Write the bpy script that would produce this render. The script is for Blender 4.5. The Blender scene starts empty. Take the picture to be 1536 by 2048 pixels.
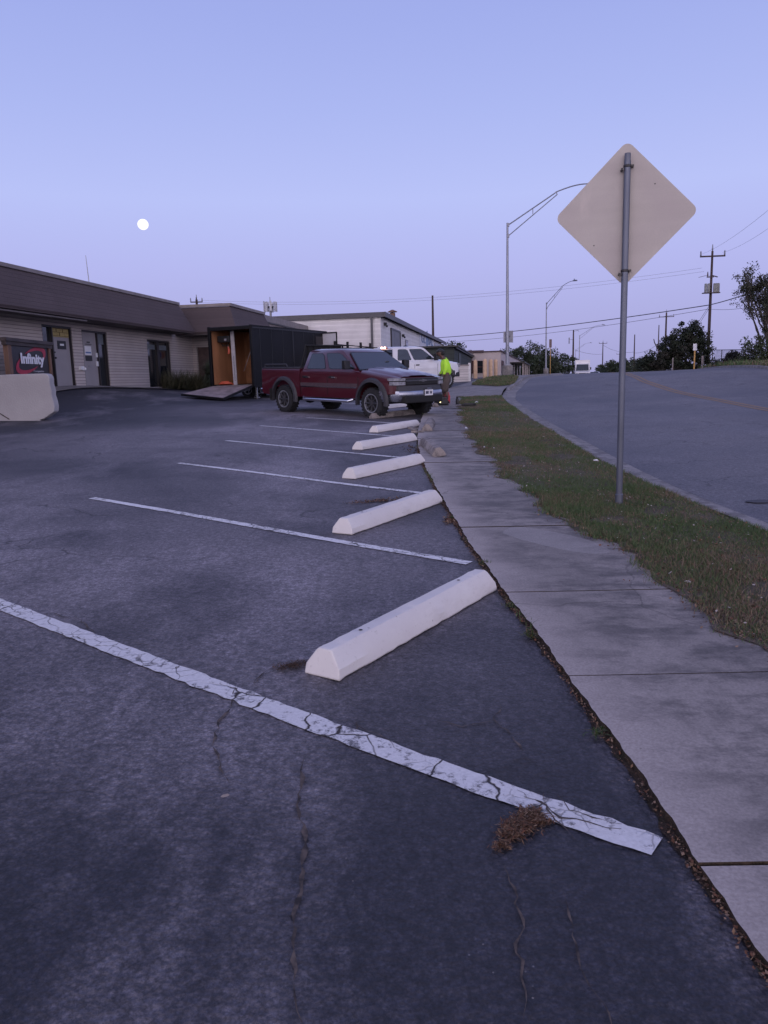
import bpy, bmesh, math, random
import numpy as np
from mathutils import Vector, Matrix, Quaternion, Euler
SC=bpy.context.scene
random.seed(7); RNG=np.random.default_rng(7)
R_=math.radians
# ------------------------------------------------------------------ camera
F_PX,PITCH,ROLL,CAM_H=1550.0,math.atan(267/1550.0),0.027,1.5
def _axes():
    fw=np.array([0,math.cos(PITCH),-math.sin(PITCH)]); rt=np.array([1.,0,0]); up=np.cross(rt,fw)
    c,s=math.cos(ROLL),math.sin(ROLL)
    return fw, c*rt-s*up, s*rt+c*up
FW,RT,UP=_axes()
cd=bpy.data.cameras.new('camera'); cam=bpy.data.objects.new('camera',cd); SC.collection.objects.link(cam)
m=Matrix(((RT[0],UP[0],-FW[0],0),(RT[1],UP[1],-FW[1],0),(RT[2],UP[2],-FW[2],CAM_H),(0,0,0,1)))
cam.matrix_world=m
cd.sensor_fit='VERTICAL'; cd.sensor_height=36.0; cd.sensor_width=27.0; cd.lens=F_PX*36.0/2048.0
cd.clip_start=0.05; cd.clip_end=8000
SC.camera=cam
# ------------------------------------------------------------------ sky, sun, exposure
w=bpy.data.worlds.new('World'); SC.world=w; w.use_nodes=True
nt=w.node_tree; nt.nodes.clear()
def nn(t,**k):
    n=nt.nodes.new(t)
    for a,b in k.items(): setattr(n,a,b)
    return n
out=nn('ShaderNodeOutputWorld'); bg=nn('ShaderNodeBackground')
SUN_EL,SUN_AZ=R_(2.0),R_(190.0)      # the glow of the set sun lies low behind the camera, the moon opposite
sky=nn('ShaderNodeTexSky'); sky.sky_type='NISHITA'; sky.sun_disc=False
sky.sun_elevation=SUN_EL; sky.sun_rotation=SUN_AZ; sky.air_density=1.0; sky.dust_density=0.6; sky.ozone_density=2.0
# twilight colour by height above the horizon, and the warm afterglow behind the camera
tc=nn('ShaderNodeTexCoord'); sep=nn('ShaderNodeSeparateXYZ'); nt.links.new(tc.outputs['Generated'],sep.inputs[0])
ramp=nn('ShaderNodeValToRGB'); nt.links.new(sep.outputs['Z'],ramp.inputs[0])
el=ramp.color_ramp.elements
SKYC=[(0.0,(.365,.365,.650)),(.06,(.410,.412,.745)),(.13,(.455,.470,.850)),(.21,(.480,.535,.925)),(.30,(.410,.475,.880)),(.39,(.355,.418,.830)),(.55,(.31,.365,.75)),(1.0,(.26,.29,.58))]
el[0].position=SKYC[0][0]; el[0].color=(*SKYC[0][1],1); el[1].position=SKYC[-1][0]; el[1].color=(*SKYC[-1][1],1)
for p,c in SKYC[1:-1]:
    e=el.new(p); e.color=(*c,1)
glow=nn('ShaderNodeMapRange'); glow.interpolation_type='SMOOTHSTEP'; nt.links.new(sep.outputs['Y'],glow.inputs[0])
glow.inputs[1].default_value=.15; glow.inputs[2].default_value=-.9; glow.inputs[3].default_value=0; glow.inputs[4].default_value=1
mixg=nn('ShaderNodeMix',data_type='RGBA'); nt.links.new(glow.outputs[0],mixg.inputs[0]); nt.links.new(ramp.outputs[0],mixg.inputs[6])
mixg.inputs[7].default_value=(.47,.44,.62,1)
# the bright band of afterglow itself, low over the horizon behind the camera
gb=nn('ShaderNodeMapRange'); gb.interpolation_type='SMOOTHSTEP'; nt.links.new(sep.outputs['Z'],gb.inputs[0]); gb.inputs[1].default_value=.55; gb.inputs[2].default_value=.05; gb.inputs[3].default_value=0; gb.inputs[4].default_value=1
gy=nn('ShaderNodeMapRange'); gy.interpolation_type='SMOOTHSTEP'; nt.links.new(sep.outputs['Y'],gy.inputs[0]); gy.inputs[1].default_value=.12; gy.inputs[2].default_value=-.80; gy.inputs[3].default_value=0; gy.inputs[4].default_value=1
gm=nn('ShaderNodeMath',operation='MULTIPLY'); nt.links.new(gb.outputs[0],gm.inputs[0]); nt.links.new(gy.outputs[0],gm.inputs[1])
gadd=nn('ShaderNodeMix',data_type='RGBA'); nt.links.new(gm.outputs[0],gadd.inputs[0]); gadd.inputs[7].default_value=(2.45,2.22,2.70,1)
skm=nn('ShaderNodeMix',data_type='RGBA',blend_type='ADD'); skm.inputs[0].default_value=1
sks=nn('ShaderNodeMix',data_type='RGBA',blend_type='MULTIPLY'); sks.inputs[0].default_value=1; sks.inputs[7].default_value=(.008,.008,.008,1)
nt.links.new(sky.outputs[0],sks.inputs[6]); nt.links.new(mixg.outputs[2],gadd.inputs[6]); nt.links.new(gadd.outputs[2],skm.inputs[6]); nt.links.new(sks.outputs[2],skm.inputs[7])
nt.links.new(skm.outputs[2],bg.inputs[0]); bg.inputs[1].default_value=1.0; nt.links.new(bg.outputs[0],out.inputs[0])
sd=bpy.data.lights.new('sun','SUN'); sun=bpy.data.objects.new('sun',sd); SC.collection.objects.link(sun)
sd.energy=0.22; sd.angle=R_(30); sd.color=(1,.80,.74)
_sv=Vector((math.sin(SUN_AZ)*math.cos(R_(22)),math.cos(SUN_AZ)*math.cos(R_(22)),math.sin(R_(22))))
sun.rotation_euler=_sv.to_track_quat('Z','Y').to_euler()
SC.view_settings.view_transform='Standard'; SC.view_settings.look='None'; SC.view_settings.exposure=0; SC.view_settings.gamma=1; SC.view_settings.use_curve_mapping=False
# ------------------------------------------------------------------ terrain (thin plate through surveyed heights)
CP=[]
for X in (-6,-2,1,3.5):
    for Y in (-6,0,4,10,16,22,28): CP.append((X,Y,.0275*(Y-3.7)-.02*min(X,1)))
CP+=[(-13,0,.2),(-13,10,.45),(-10.5,20.8,.64),(-15,20,.75),(-11.8,25,1.15),(-11.9,28.6,1.56),(-11.0,34.6,1.40),(-10,40,1.22),(-7,44,1.2),(-25,30,1.6),(-25,10,.8),(-9,28,1.02),(-7,34,.98),
(2,37,.92),(8,50,1.33),(5,43,1.08),(22,105,1.5),(16,104,1.1),(0,56,1.2),(8,103,1.2),(33,130,1.05),(42,170,.9),(-30,100,1.3),
(9.5,19,.53),(11.2,30,.84),(17,35,1.56),(24.5,60,1.60),(28,90,1.5),(32,120,1.15),(32,42,1.75),(12,8,.35),(20,15,.8),(40,60,1.7),(10,0,.0),(30,0,.6),(9,-8,-.3),(-30,-10,.3),(60,120,1.2),(70,60,1.6),(14,60,1.5)]
CP=np.array(CP,float)
def _U(r2): return .5*r2*np.log(r2+1e-9)
_n=len(CP); _A=np.zeros((_n+3,_n+3)); _d2=((CP[:,None,:2]-CP[None,:,:2])**2).sum(-1)
_A[:_n,:_n]=_U(_d2)+np.eye(_n)*3.0; _A[:_n,_n]=1;_A[:_n,_n+1:]=CP[:,:2];_A[_n,:_n]=1;_A[_n+1:,:_n]=CP[:,:2].T
_W=np.linalg.solve(_A,np.concatenate([CP[:,2],[0,0,0]]))
def hgt(x,y):
    x=np.asarray(x,float);y=np.asarray(y,float)
    r2=(x[...,None]-CP[:,0])**2+(y[...,None]-CP[:,1])**2
    z=_U(r2)@_W[:_n]+_W[_n]+_W[_n+1]*x+_W[_n+2]*y
    d=np.hypot(x,y-40); t=np.clip((d-90)/80,0,1); t=t*t*(3-2*t)
    return z*(1-t)+.9*t
def hz(x,y): return float(hgt(x,y))
def ray(px,py):
    d=FW*F_PX+RT*(px-768)-UP*(py-1024); return d/np.linalg.norm(d)
def gp(px,py):                       # point of the ground seen at a spot of the photograph
    d=ray(px,py); t=1.0
    while t<400:
        p=np.array([0,0,CAM_H])+d*t
        if p[2]<hz(p[0],p[1]): return p
        t*=1.003
    return p
# ------------------------------------------------------------------ tags
def tag(o,label=None,cat=None,group=None,kind=None):
    if label: o['label']=label
    if cat: o['category']=cat
    if group: o['group']=group
    if kind: o['kind']=kind
    return o
def empty(name,loc=(0,0,0),rz=0,label=None,cat=None,group=None):
    o=bpy.data.objects.new(name,None); SC.collection.objects.link(o)
    o.location=loc; o.rotation_euler=(0,0,rz); o.empty_display_size=.3
    return tag(o,label,cat,group)
# ------------------------------------------------------------------ mesh builder
class MB:
    def __init__(s): s.v=[]; s.f=[]; s.M=Matrix.Identity(4)
    def add(s,vs,fs):
        b=len(s.v); s.v+= [tuple(s.M@Vector(p)) for p in vs]; s.f+=[tuple(i+b for i in f) for f in fs]; return s
    def box(s,c,d,rz=0,rx=0,ry=0):
        h=[x/2 for x in d]; q=Euler((rx,ry,rz)).to_matrix(); c=Vector(c)
        vs=[c+q@Vector((sx*h[0],sy*h[1],sz*h[2])) for sz in(-1,1) for sx,sy in((-1,-1),(1,-1),(1,1),(-1,1))]
        return s.add(vs,[(3,2,1,0),(4,5,6,7),(0,1,5,4),(1,2,6,5),(2,3,7,6),(3,0,4,7)])
    def tube(s,pts,r,n=8,cap=True):
        pts=[Vector(p) for p in pts]; rs=r if isinstance(r,(list,tuple)) else [r]*len(pts)
        vs=[];fs=[]; ref=None
        for i,p in enumerate(pts):
            d=(pts[min(i+1,len(pts)-1)]-pts[max(i-1,0)]).normalized()
            if ref is None: ref=Vector((1,0,0)) if abs(d.x)<.8 else Vector((0,1,0))
            a=(ref-d*ref.dot(d))
            if a.length<1e-4: a=d.orthogonal()
            a.normalize(); ref=a; b=d.cross(a)
            for k in range(n):
                t=2*math.pi*k/n; vs.append(p+(a*math.cos(t)+b*math.sin(t))*rs[i])
        for i in range(len(pts)-1):
            for k in range(n):
                fs.append((i*n+k,i*n+(k+1)%n,(i+1)*n+(k+1)%n,(i+1)*n+k))
        if cap: fs.append(tuple(range(n-1,-1,-1))); fs.append(tuple((len(pts)-1)*n+k for k in range(n)))
        return s.add(vs,fs)
    def prism(s,pts,axis,a,b):       # polygon (2D) extruded along an axis from a to b
        def mk(p,t): return {'x':(t,p[0],p[1]),'y':(p[0],t,p[1]),'z':(p[0],p[1],t)}[axis]
        n=len(pts); vs=[mk(p,a) for p in pts]+[mk(p,b) for p in pts]
        fs=[tuple(range(n-1,-1,-1)),tuple(range(n,2*n))]+[(i,(i+1)%n,n+(i+1)%n,n+i) for i in range(n)]
        return s.add(vs,fs)
    def lathe(s,prof,n=24,axis='z',c=(0,0,0)):   # profile (r,h)
        vs=[];fs=[]
        for r,h in prof:
            for k in range(n):
                t=2*math.pi*k/n; x,y=r*math.cos(t),r*math.sin(t)
                p={'z':(x,y,h),'y':(x,h,y),'x':(h,x,y)}[axis]; vs.append((p[0]+c[0],p[1]+c[1],p[2]+c[2]))
        for i in range(len(prof)-1):
            for k in range(n): fs.append((i*n+k,i*n+(k+1)%n,(i+1)*n+(k+1)%n,(i+1)*n+k))
        return s.add(vs,fs)
    def layers(s,rings,close=True,cap=True):     # list of equal-length vertex rings
        n=len(rings[0]); vs=[p for r in rings for p in r]; fs=[]
        for i in range(len(rings)-1):
            for k in range(n if close else n-1): fs.append((i*n+k,i*n+(k+1)%n,(i+1)*n+(k+1)%n,(i+1)*n+k))
        if cap: fs.append(tuple(range(n-1,-1,-1))); fs.append(tuple((len(rings)-1)*n+k for k in range(n)))
        return s.add(vs,fs)
    def ball(s,c,r,n=10,mr=7):
        rr=r if isinstance(r,(tuple,list)) else (r,r,r); vs=[];fs=[]
        for i in range(mr+1):
            a=math.pi*i/mr
            for k in range(n):
                t=2*math.pi*k/n; vs.append((c[0]+rr[0]*math.sin(a)*math.cos(t),c[1]+rr[1]*math.sin(a)*math.sin(t),c[2]+rr[2]*math.cos(a)))
        for i in range(mr):
            for k in range(n): fs.append((i*n+k,(i+1)*n+k,(i+1)*n+(k+1)%n,i*n+(k+1)%n))
        return s.add(vs,fs)
    def build(s,name,mat,parent=None,smooth=False,bevel=0,fix=True,label=None):
        me=bpy.data.meshes.new(name); me.from_pydata(s.v,[],s.f); me.validate()
        if fix:
            b=bmesh.new(); b.from_mesh(me); bmesh.ops.remove_doubles(b,verts=b.verts,dist=1e-5)
            bmesh.ops.recalc_face_normals(b,faces=b.faces); b.to_mesh(me); b.free()
        o=bpy.data.objects.new(name,me); SC.collection.objects.link(o)
        for mt in (mat if isinstance(mat,(list,tuple)) else [mat]): me.materials.append(mt)
        if smooth:
            me.polygons.foreach_set('use_smooth',[True]*len(me.polygons))
            try: me.set_sharp_from_angle(angle=R_(38))
            except Exception: pass
        if bevel:
            mo=o.modifiers.new('bevel','BEVEL'); mo.width=bevel; mo.segments=2; mo.limit_method='ANGLE'; mo.angle_limit=R_(40)
            me.polygons.foreach_set('use_smooth',[True]*len(me.polygons))
            try: me.set_sharp_from_angle(angle=R_(30))
            except Exception: pass
        if parent: o.parent=parent
        if label: o['label']=label
        return o
def copy_tree(o,parent=None):
    c=o.copy(); SC.collection.objects.link(c)
    if parent: c.parent=parent
    for ch in list(o.children): copy_tree(ch,c)
    return c
# ------------------------------------------------------------------ materials
MATS={}
def mat(name,col,rough=.6,metal=0,var=.12,scale=6,bump=0,bscale=60,spec=.5,col2=None,detail=6,emit=None,coat=0,stretch=None):
    if name in MATS: return MATS[name]
    M=bpy.data.materials.new(name); M.use_nodes=True; t=M.node_tree; N=t.nodes; L=t.links
    b=N['Principled BSDF']; b.inputs['Roughness'].default_value=rough; b.inputs['Metallic'].default_value=metal
    b.inputs['Specular IOR Level'].default_value=spec
    if coat: b.inputs['Coat Weight'].default_value=coat; b.inputs['Coat Roughness'].default_value=.06
    tc=N.new('ShaderNodeTexCoord'); src=tc.outputs['Object']
    if stretch:
        mp=N.new('ShaderNodeMapping'); mp.inputs['Scale'].default_value=stretch; L.new(src,mp.inputs[0]); src=mp.outputs[0]
    no=N.new('ShaderNodeTexNoise'); no.inputs['Scale'].default_value=scale; no.inputs['Detail'].default_value=detail; L.new(src,no.inputs['Vector'])
    rp=N.new('ShaderNodeValToRGB'); L.new(no.outputs['Fac'],rp.inputs[0])
    c2=col2 if col2 else tuple(min(1,x*(1+var)) for x in col); c1=col if col2 else tuple(x*(1-var) for x in col)
    rp.color_ramp.elements[0].position=.35; rp.color_ramp.elements[0].color=(*c1,1)
    rp.color_ramp.elements[1].position=.65; rp.color_ramp.elements[1].color=(*c2,1)
    L.new(rp.outputs[0],b.inputs['Base Color'])
    if bump:
        n2=N.new('ShaderNodeTexNoise'); n2.inputs['Scale'].default_value=bscale; n2.inputs['Detail'].default_value=4; L.new(src,n2.inputs['Vector'])
        bp=N.new('ShaderNodeBump'); bp.inputs['Strength'].default_value=bump; bp.inputs['Distance'].default_value=.02; L.new(n2.outputs['Fac'],bp.inputs['Height']); L.new(bp.outputs[0],b.inputs['Normal'])
    if emit:
        b.inputs['Emission Color'].default_value=(*emit[0],1); b.inputs['Emission Strength'].default_value=emit[1]
    MATS[name]=M; return M
class G:   # small node helper for the layered ground materials
    def __init__(s,name):
        s.M=bpy.data.materials.new(name); s.M.use_nodes=True; s.t=s.M.node_tree; s.N=s.t.nodes; s.L=s.t.links; s.b=s.N['Principled BSDF']
        s.tc=s.N.new('ShaderNodeTexCoord'); s.obj=s.tc.outputs['Object']; MATS[name]=s.M
    def map(s,scale=(1,1,1),rot=(0,0,0),loc=(0,0,0),src=None):
        m=s.N.new('ShaderNodeMapping'); m.inputs['Scale'].default_value=scale; m.inputs['Rotation'].default_value=rot; m.inputs['Location'].default_value=loc
        s.L.new(src or s.obj,m.inputs[0]); return m.outputs[0]
    def noise(s,scale,detail=5,rough=.55,src=None,dist=0):
        n=s.N.new('ShaderNodeTexNoise'); n.inputs['Scale'].default_value=scale; n.inputs['Detail'].default_value=detail; n.inputs['Roughness'].default_value=rough; n.inputs['Distortion'].default_value=dist
        s.L.new(src or s.obj,n.inputs['Vector']); return n.outputs['Fac']
    def vor(s,scale,feat='F1',src=None,rand=1):
        n=s.N.new('ShaderNodeTexVoronoi'); n.feature=feat; n.inputs['Scale'].default_value=scale; n.inputs['Randomness'].default_value=rand
        s.L.new(src or s.obj,n.inputs['Vector']); return n
    def rng(s,v,a,b,c=0,d=1):
        n=s.N.new('ShaderNodeMapRange'); n.inputs[1].default_value=a;n.inputs[2].default_value=b;n.inputs[3].default_value=c;n.inputs[4].default_value=d
        s.L.new(v,n.inputs[0]); return n.outputs[0]
    def mix(s,f,a,b,mode='MIX'):
        n=s.N.new('ShaderNodeMix'); n.data_type='RGBA'; n.blend_type=mode
        for i,x in ((0,f),(6,a),(7,b)):
            if isinstance(x,(int,float)): n.inputs[i].default_value=x
            elif isinstance(x,tuple): n.inputs[i].default_value=(*x,1)
            else: s.L.new(x,n.inputs[i])
        return n.outputs[2]
    def math(s,op,a,b=0):
        n=s.N.new('ShaderNodeMath'); n.operation=op
        for i,x in ((0,a),(1,b)):
            if isinstance(x,(int,float)): n.inputs[i].default_value=x
            else: s.L.new(x,n.inputs[i])
        return n.outputs[0]
    def warp(s,scale,amt,src=None):
        n=s.N.new('ShaderNodeTexNoise'); n.inputs['Scale'].default_value=scale; n.inputs['Detail'].default_value=4; s.L.new(src or s.obj,n.inputs['Vector'])
        v=s.N.new('ShaderNodeVectorMath'); v.operation='MULTIPLY_ADD'; v.inputs[1].default_value=(amt,)*3; s.L.new(n.outputs['Color'],v.inputs[0]); s.L.new(src or s.obj,v.inputs[2]); return v.outputs[0]
    def fin(s,col,rough=.8,bump=None,bs=.4,bd=.01,spec=.4):
        s.L.new(col,s.b.inputs['Base Color']) if not isinstance(col,tuple) else setattr(s.b.inputs['Base Color'],'default_value',(*col,1))
        if isinstance(rough,(int,float)): s.b.inputs['Roughness'].default_value=rough
        else: s.L.new(rough,s.b.inputs['Roughness'])
        s.b.inputs['Specular IOR Level'].default_value=spec
        if bump is not None:
            n=s.N.new('ShaderNodeBump'); n.inputs['Strength'].default_value=bs; n.inputs['Distance'].default_value=bd; s.L.new(bump,n.inputs['Height']); s.L.new(n.outputs[0],s.b.inputs['Normal'])
        return s.M
def m_asphalt(name,base,light,dark,patch=.25,zone=None,stain=None):
    g=G(name)
    big=g.noise(.22,5,.6); mid=g.noise(1.3,5,.62,src=g.warp(.8,.9)); fine=g.noise(105,3,.75); ag=g.vor(48).outputs['Distance']; ag2=g.noise(24,4,.72)
    bf=g.rng(big,.38,.62)
    if zone:
        m=0
        for (zx,zy,zr) in zone:
            v=g.N.new('ShaderNodeVectorMath'); v.operation='DISTANCE'; g.L.new(g.warp(.5,1.6),v.inputs[0]); v.inputs[1].default_value=(zx+.8,zy+.8,.9); q=g.rng(v.outputs['Value'],zr,zr*.35,0,1); m=q if m==0 else g.math('MAXIMUM',m,q)
        bf=g.math('MULTIPLY',g.math('ADD',g.math('MULTIPLY',bf,.5),.5),m)
    c=g.mix(bf,base,light); c=g.mix(g.rng(mid,.50,.74,0,.5),c,dark)
    for (zx,zy,zr) in (stain or []):
        v=g.N.new('ShaderNodeVectorMath'); v.operation='DISTANCE'; g.L.new(g.warp(1.7,1.3),v.inputs[0]); v.inputs[1].default_value=(zx+.65,zy+.65,.55+hz(zx,zy)); c=g.mix(g.rng(v.outputs['Value'],zr*1.1,zr*.5,0,.38),c,dark)
    dust=g.noise(.55,6,.7,src=g.map((1,.45,1),(0,0,R_(38)))); c=g.mix(g.rng(dust,.5,.72,0,patch),c,tuple(x*2.1 for x in light))
    spk=g.math('MULTIPLY',g.math('MULTIPLY',g.rng(ag2,.38,.64,.62,1.48),g.rng(ag,.15,.65,1.18,.82)),g.rng(fine,.32,.68,.55,1.5)); c=g.mix(1.0,c,spk,'MULTIPLY')
    sp=g.vor(26).outputs['Distance']; sel=g.noise(3,2); 
    c=g.mix(g.math('MULTIPLY',g.rng(sp,.10,.05,0,1),g.rng(sel,.60,.66,0,.5)),c,(.34,.31,.30))
    # hairline cracks
    cr=g.vor(.55,'DISTANCE_TO_EDGE',src=g.warp(1.7,.9)).outputs['Distance']; keep=g.rng(g.noise(.45,2),.5,.6)
    ck=g.math('MULTIPLY',g.rng(cr,.010,.002,0,.7),keep); c=g.mix(ck,c,(.018,.016,.018))
    hb=g.math('SUBTRACT',g.math('ADD',g.math('MULTIPLY',ag,.8),g.math('MULTIPLY',ag2,.9)),ck)
    return g.fin(c,g.rng(ag2,.3,.7,.58,.8),hb,.75,.011,.45)
def m_concrete(name,base,light,dark,stain=.5,edge=None):
    g=G(name)
    a=g.noise(.9,6,.65,src=g.warp(.7,.8)); b=g.noise(5,6,.7,src=g.map((1,.6,1))); f=g.noise(80,3,.6)
    c=g.mix(g.rng(a,.38,.66),base,light); st=g.noise(2.6,6,.72,src=g.map((.8,1.6,1),(0,0,.4))); c=g.mix(g.rng(st,.46,.60,0,stain),c,dark); c=g.mix(g.rng(b,.50,.70,0,stain*.8),c,dark)
    if edge:
        at=g.N.new('ShaderNodeAttribute'); at.attribute_name='tint'; sx=g.N.new('ShaderNodeSeparateColor'); g.L.new(at.outputs['Color'],sx.inputs[0]); ef=g.math('MULTIPLY',sx.outputs[0],g.rng(a,.3,.5,.35,1)); c=g.mix(ef,c,edge); c=g.mix(g.math('MULTIPLY',g.rng(g.math('ADD',sx.outputs[1],g.math('MULTIPLY',g.math('SUBTRACT',b,.5),.5)),.42,.58,0,1),g.rng(st,.35,.7,.85,.5)),c,(.30,.275,.265))
    c=g.mix(1.0,c,g.rng(f,.3,.7,.82,1.18),'MULTIPLY')
    d=g.vor(7).outputs['Distance']; c=g.mix(g.rng(d,.045,.02,0,.55),c,(.07,.06,.05))
    cr=g.vor(.35,'DISTANCE_TO_EDGE',src=g.warp(1.2,.8)).outputs['Distance']; c=g.mix(g.rng(cr,.004,.001,0,.4),c,(.05,.045,.04))
    return g.fin(c,.82,g.math('ADD',f,b),.25,.006,.35)
def m_paint(name,base,under,amt=.5,crack=True):
    g=G(name)
    n=g.noise(22,5,.75); n2=g.noise(2.2,4,.6); thr=g.math('ADD',n,g.math('MULTIPLY',n2,.45))
    wear=g.rng(thr,.77,.88,0,amt)
    c=g.mix(wear,base,under); c=g.mix(1.0,c,g.rng(g.noise(60,3),.3,.7,.9,1.08),'MULTIPLY')
    h=n
    if crack:
        cr=g.vor(3.3,'DISTANCE_TO_EDGE',src=g.warp(4,.16)).outputs['Distance']; k=g.rng(cr,.020,.006,0,1); keep=g.rng(g.noise(1.1,2),.42,.52)
        cr2=g.vor(11,'DISTANCE_TO_EDGE',src=g.warp(9,.07)).outputs['Distance']; k2=g.math('MULTIPLY',g.rng(cr2,.040,.012,0,.9),g.rng(g.noise(1.7,3),.50,.60)); k=g.math('MAXIMUM',g.math('MULTIPLY',k,keep),k2); c=g.mix(k,c,(.045,.038,.038)); h=g.math('SUBTRACT',n,g.math('MULTIPLY',k,2))
    return g.fin(c,.75,h,.5,.006,.3)
def m_siding(name,col,line,pitch=.11,brick=False,bw=.4,lw=.012):
    g=G(name)
    sp=g.N.new('ShaderNodeSeparateXYZ'); g.L.new(g.obj,sp.inputs[0]); z=sp.outputs['Z']
    f=g.math('FRACT',g.math('DIVIDE',z,pitch)); e=g.math('MULTIPLY',g.math('ABSOLUTE',g.math('SUBTRACT',f,.5)),2)
    ln=g.rng(e,1-2*lw/pitch-.12,1-lw/pitch,0,1)
    c=g.mix(g.rng(g.noise(.8,5,.6),.35,.65),col,tuple(x*.86 for x in col)); row=g.math('FLOOR',g.math('DIVIDE',z,pitch))
    if brick:
        u=g.math('ADD',g.math('ADD',sp.outputs['X'],sp.outputs['Y']),g.math('MULTIPLY',row,.5*bw)); fu=g.math('FRACT',g.math('DIVIDE',u,bw)); eu=g.math('MULTIPLY',g.math('ABSOLUTE',g.math('SUBTRACT',fu,.5)),2)
        ln=g.math('MAXIMUM',ln,g.rng(eu,.95,.985,0,.7))
    rv=g.N.new('ShaderNodeTexWhiteNoise'); rv.noise_dimensions='1D'; g.L.new(row,rv.inputs['W']); c=g.mix(1.0,c,g.rng(rv.outputs['Value'],0,1,.9,1.08),'MULTIPLY')
    c=g.mix(ln,c,line)
    return g.fin(c,.8,g.math('SUBTRACT',g.noise(30,3),g.math('MULTIPLY',ln,2)),.5,.012,.3)
# ================================================================== GROUND
def inpoly(x,y,P):
    c=np.zeros(len(x),bool); n=len(P)
    for i in range(n):
        (x1,y1),(x2,y2)=P[i],P[(i+1)%n]; k=((y1>y)!=(y2>y)); xi=(x2-x1)*(y-y1)/(y2-y1+1e-9)+x1; c^=k&(x<xi)
    return c
def colour_attr(me,cols):
    at=me.color_attributes.new('tint','FLOAT_COLOR','POINT'); a=np.ones((len(cols),4),np.float32); a[:,:3]=cols; at.data.foreach_set('color',a.ravel())
def pl(pts):                                     # polyline Y -> X, gently smoothed
    ys=np.array([p[1] for p in pts],float); xs=np.array([p[0] for p in pts],float)
    def f(y):
        y=np.asarray(y,float); return (np.interp(y-.8,ys,xs)+np.interp(y,ys,xs)+np.interp(y+.8,ys,xs))/3
    return f
E_lot=pl([(1.02,-8),(.97,0),(.96,1.77),(.93,2.5),(.88,3.64),(.77,5.24),(.70,6.3),(.62,9.2),(.58,11.9),(.6,13.5),(.72,16.4),(.88,18.5),(1.14,21.7),(1.5,24.7),(2.0,29),(3.1,36.5),(5.1,45),(6.7,51),(8.3,56),(14,75),(21,103),(28,135)])
E_sw=pl([(2.15,-8),(2.08,0),(2.05,3.9),(2.0,5),(1.86,6.5),(1.72,7.9),(1.62,9.3),(1.66,11.5),(1.68,13.7),(2.02,19.7),(2.5,24.5),(2.84,28.4),(3.3,30)])
E_curb=pl([(3.7,-8),(3.55,0),(3.42,5),(3.34,6.6),(3.17,9),(3.22,11.7),(3.38,14.35),(3.66,19.35),(4.03,24.4),(4.5,29.3),(5.35,34),(6.7,39.5),(8.5,47.4),(10,53),(13.8,65),(17,78),(24,105),(32,135)])
E_rr=pl([(17,-8),(17,15),(16.8,30),(17.2,35),(19.5,45),(23.5,58),(29,75),(38,105),(47,135)])
E_cl=pl([(9.6,-8),(9.6,14),(9.83,19.8),(10.5,24.4),(11.2,30),(11.75,35),(13.2,41.6),(17.5,57),(22.5,75),(31,105),(39,135)])
def ribbon(name,ys,fa,fb,nc,dz,mt,jit=None,zf=None,power=1):
    ys=np.asarray(ys,float); a=fa(ys); b=fb(ys)
    if jit: a=a+jit[0](ys); b=b+jit[1](ys)
    t=np.linspace(0,1,nc+1)**power; X=a[:,None]*(t)[None]+b[:,None]*(1-t)[None] if power!=1 else a[:,None]*(1-t)+b[:,None]*t
    Y=np.repeat(ys[:,None],nc+1,1); Z=hgt(X,Y)+dz
    if zf is not None: Z=Z+zf(X,Y)
    vs=np.stack([X,Y,Z],-1).reshape(-1,3); fs=[]
    for i in range(len(ys)-1):
        for k in range(nc):
            q=i*(nc+1)+k; fs.append((q,q+1,q+nc+2,q+nc+1) if power==1 else (q,q+nc+1,q+nc+2,q+1))
    mb=MB(); mb.v=[tuple(p) for p in vs]; mb.f=fs
    return mb.build(name,mt,fix=False,smooth=True)
YN=np.concatenate([np.arange(-6,30,.3),np.arange(30,62,.8),np.arange(62,136,3)])
def grow(a,b,n,k):
    t=np.linspace(-1,1,n); return (a+b)/2+np.sinh(k*t)/np.sinh(k)*(b-a)/2
# base ground to the horizon
gx=np.concatenate([-np.geomspace(3000,62,22),np.arange(-60,61,2.5),np.geomspace(62,3000,22)]); gy=np.concatenate([-np.geomspace(3000,22,22),np.arange(-20,141,2.5),np.geomspace(143,4000,22)])
GX,GY=np.meshgrid(gx,gy); GZ=hgt(GX,GY)-.30
mb=MB(); mb.v=[tuple(p) for p in np.stack([GX,GY,GZ],-1).reshape(-1,3)]; W_=len(gx)
mb.f=[(j*W_+i,j*W_+i+1,(j+1)*W_+i+1,(j+1)*W_+i) for j in range(len(gy)-1) for i in range(W_-1)]
def m_soil(name,c1,c2,c3):
    g=G(name); a=g.noise(1.1,6,.65); b=g.noise(14,5,.7); f=g.noise(70,3)
    c=g.mix(g.rng(a,.35,.65),c1,c2); c=g.mix(g.rng(b,.5,.7,0,.8),c,c3); c=g.mix(1.0,c,g.rng(f,.3,.7,.7,1.3),'MULTIPLY')
    return g.fin(c,.95,g.math('ADD',f,b),.6,.02,.15)
M_dirt=m_soil('dry_ground',(.085,.075,.05),(.06,.07,.035),(.12,.10,.07))
tag(mb.build('ground',M_dirt,fix=False,smooth=True),kind='structure')
M_soil=m_soil('joint_soil',(.034,.028,.025),(.070,.048,.034),(.028,.030,.018))
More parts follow.
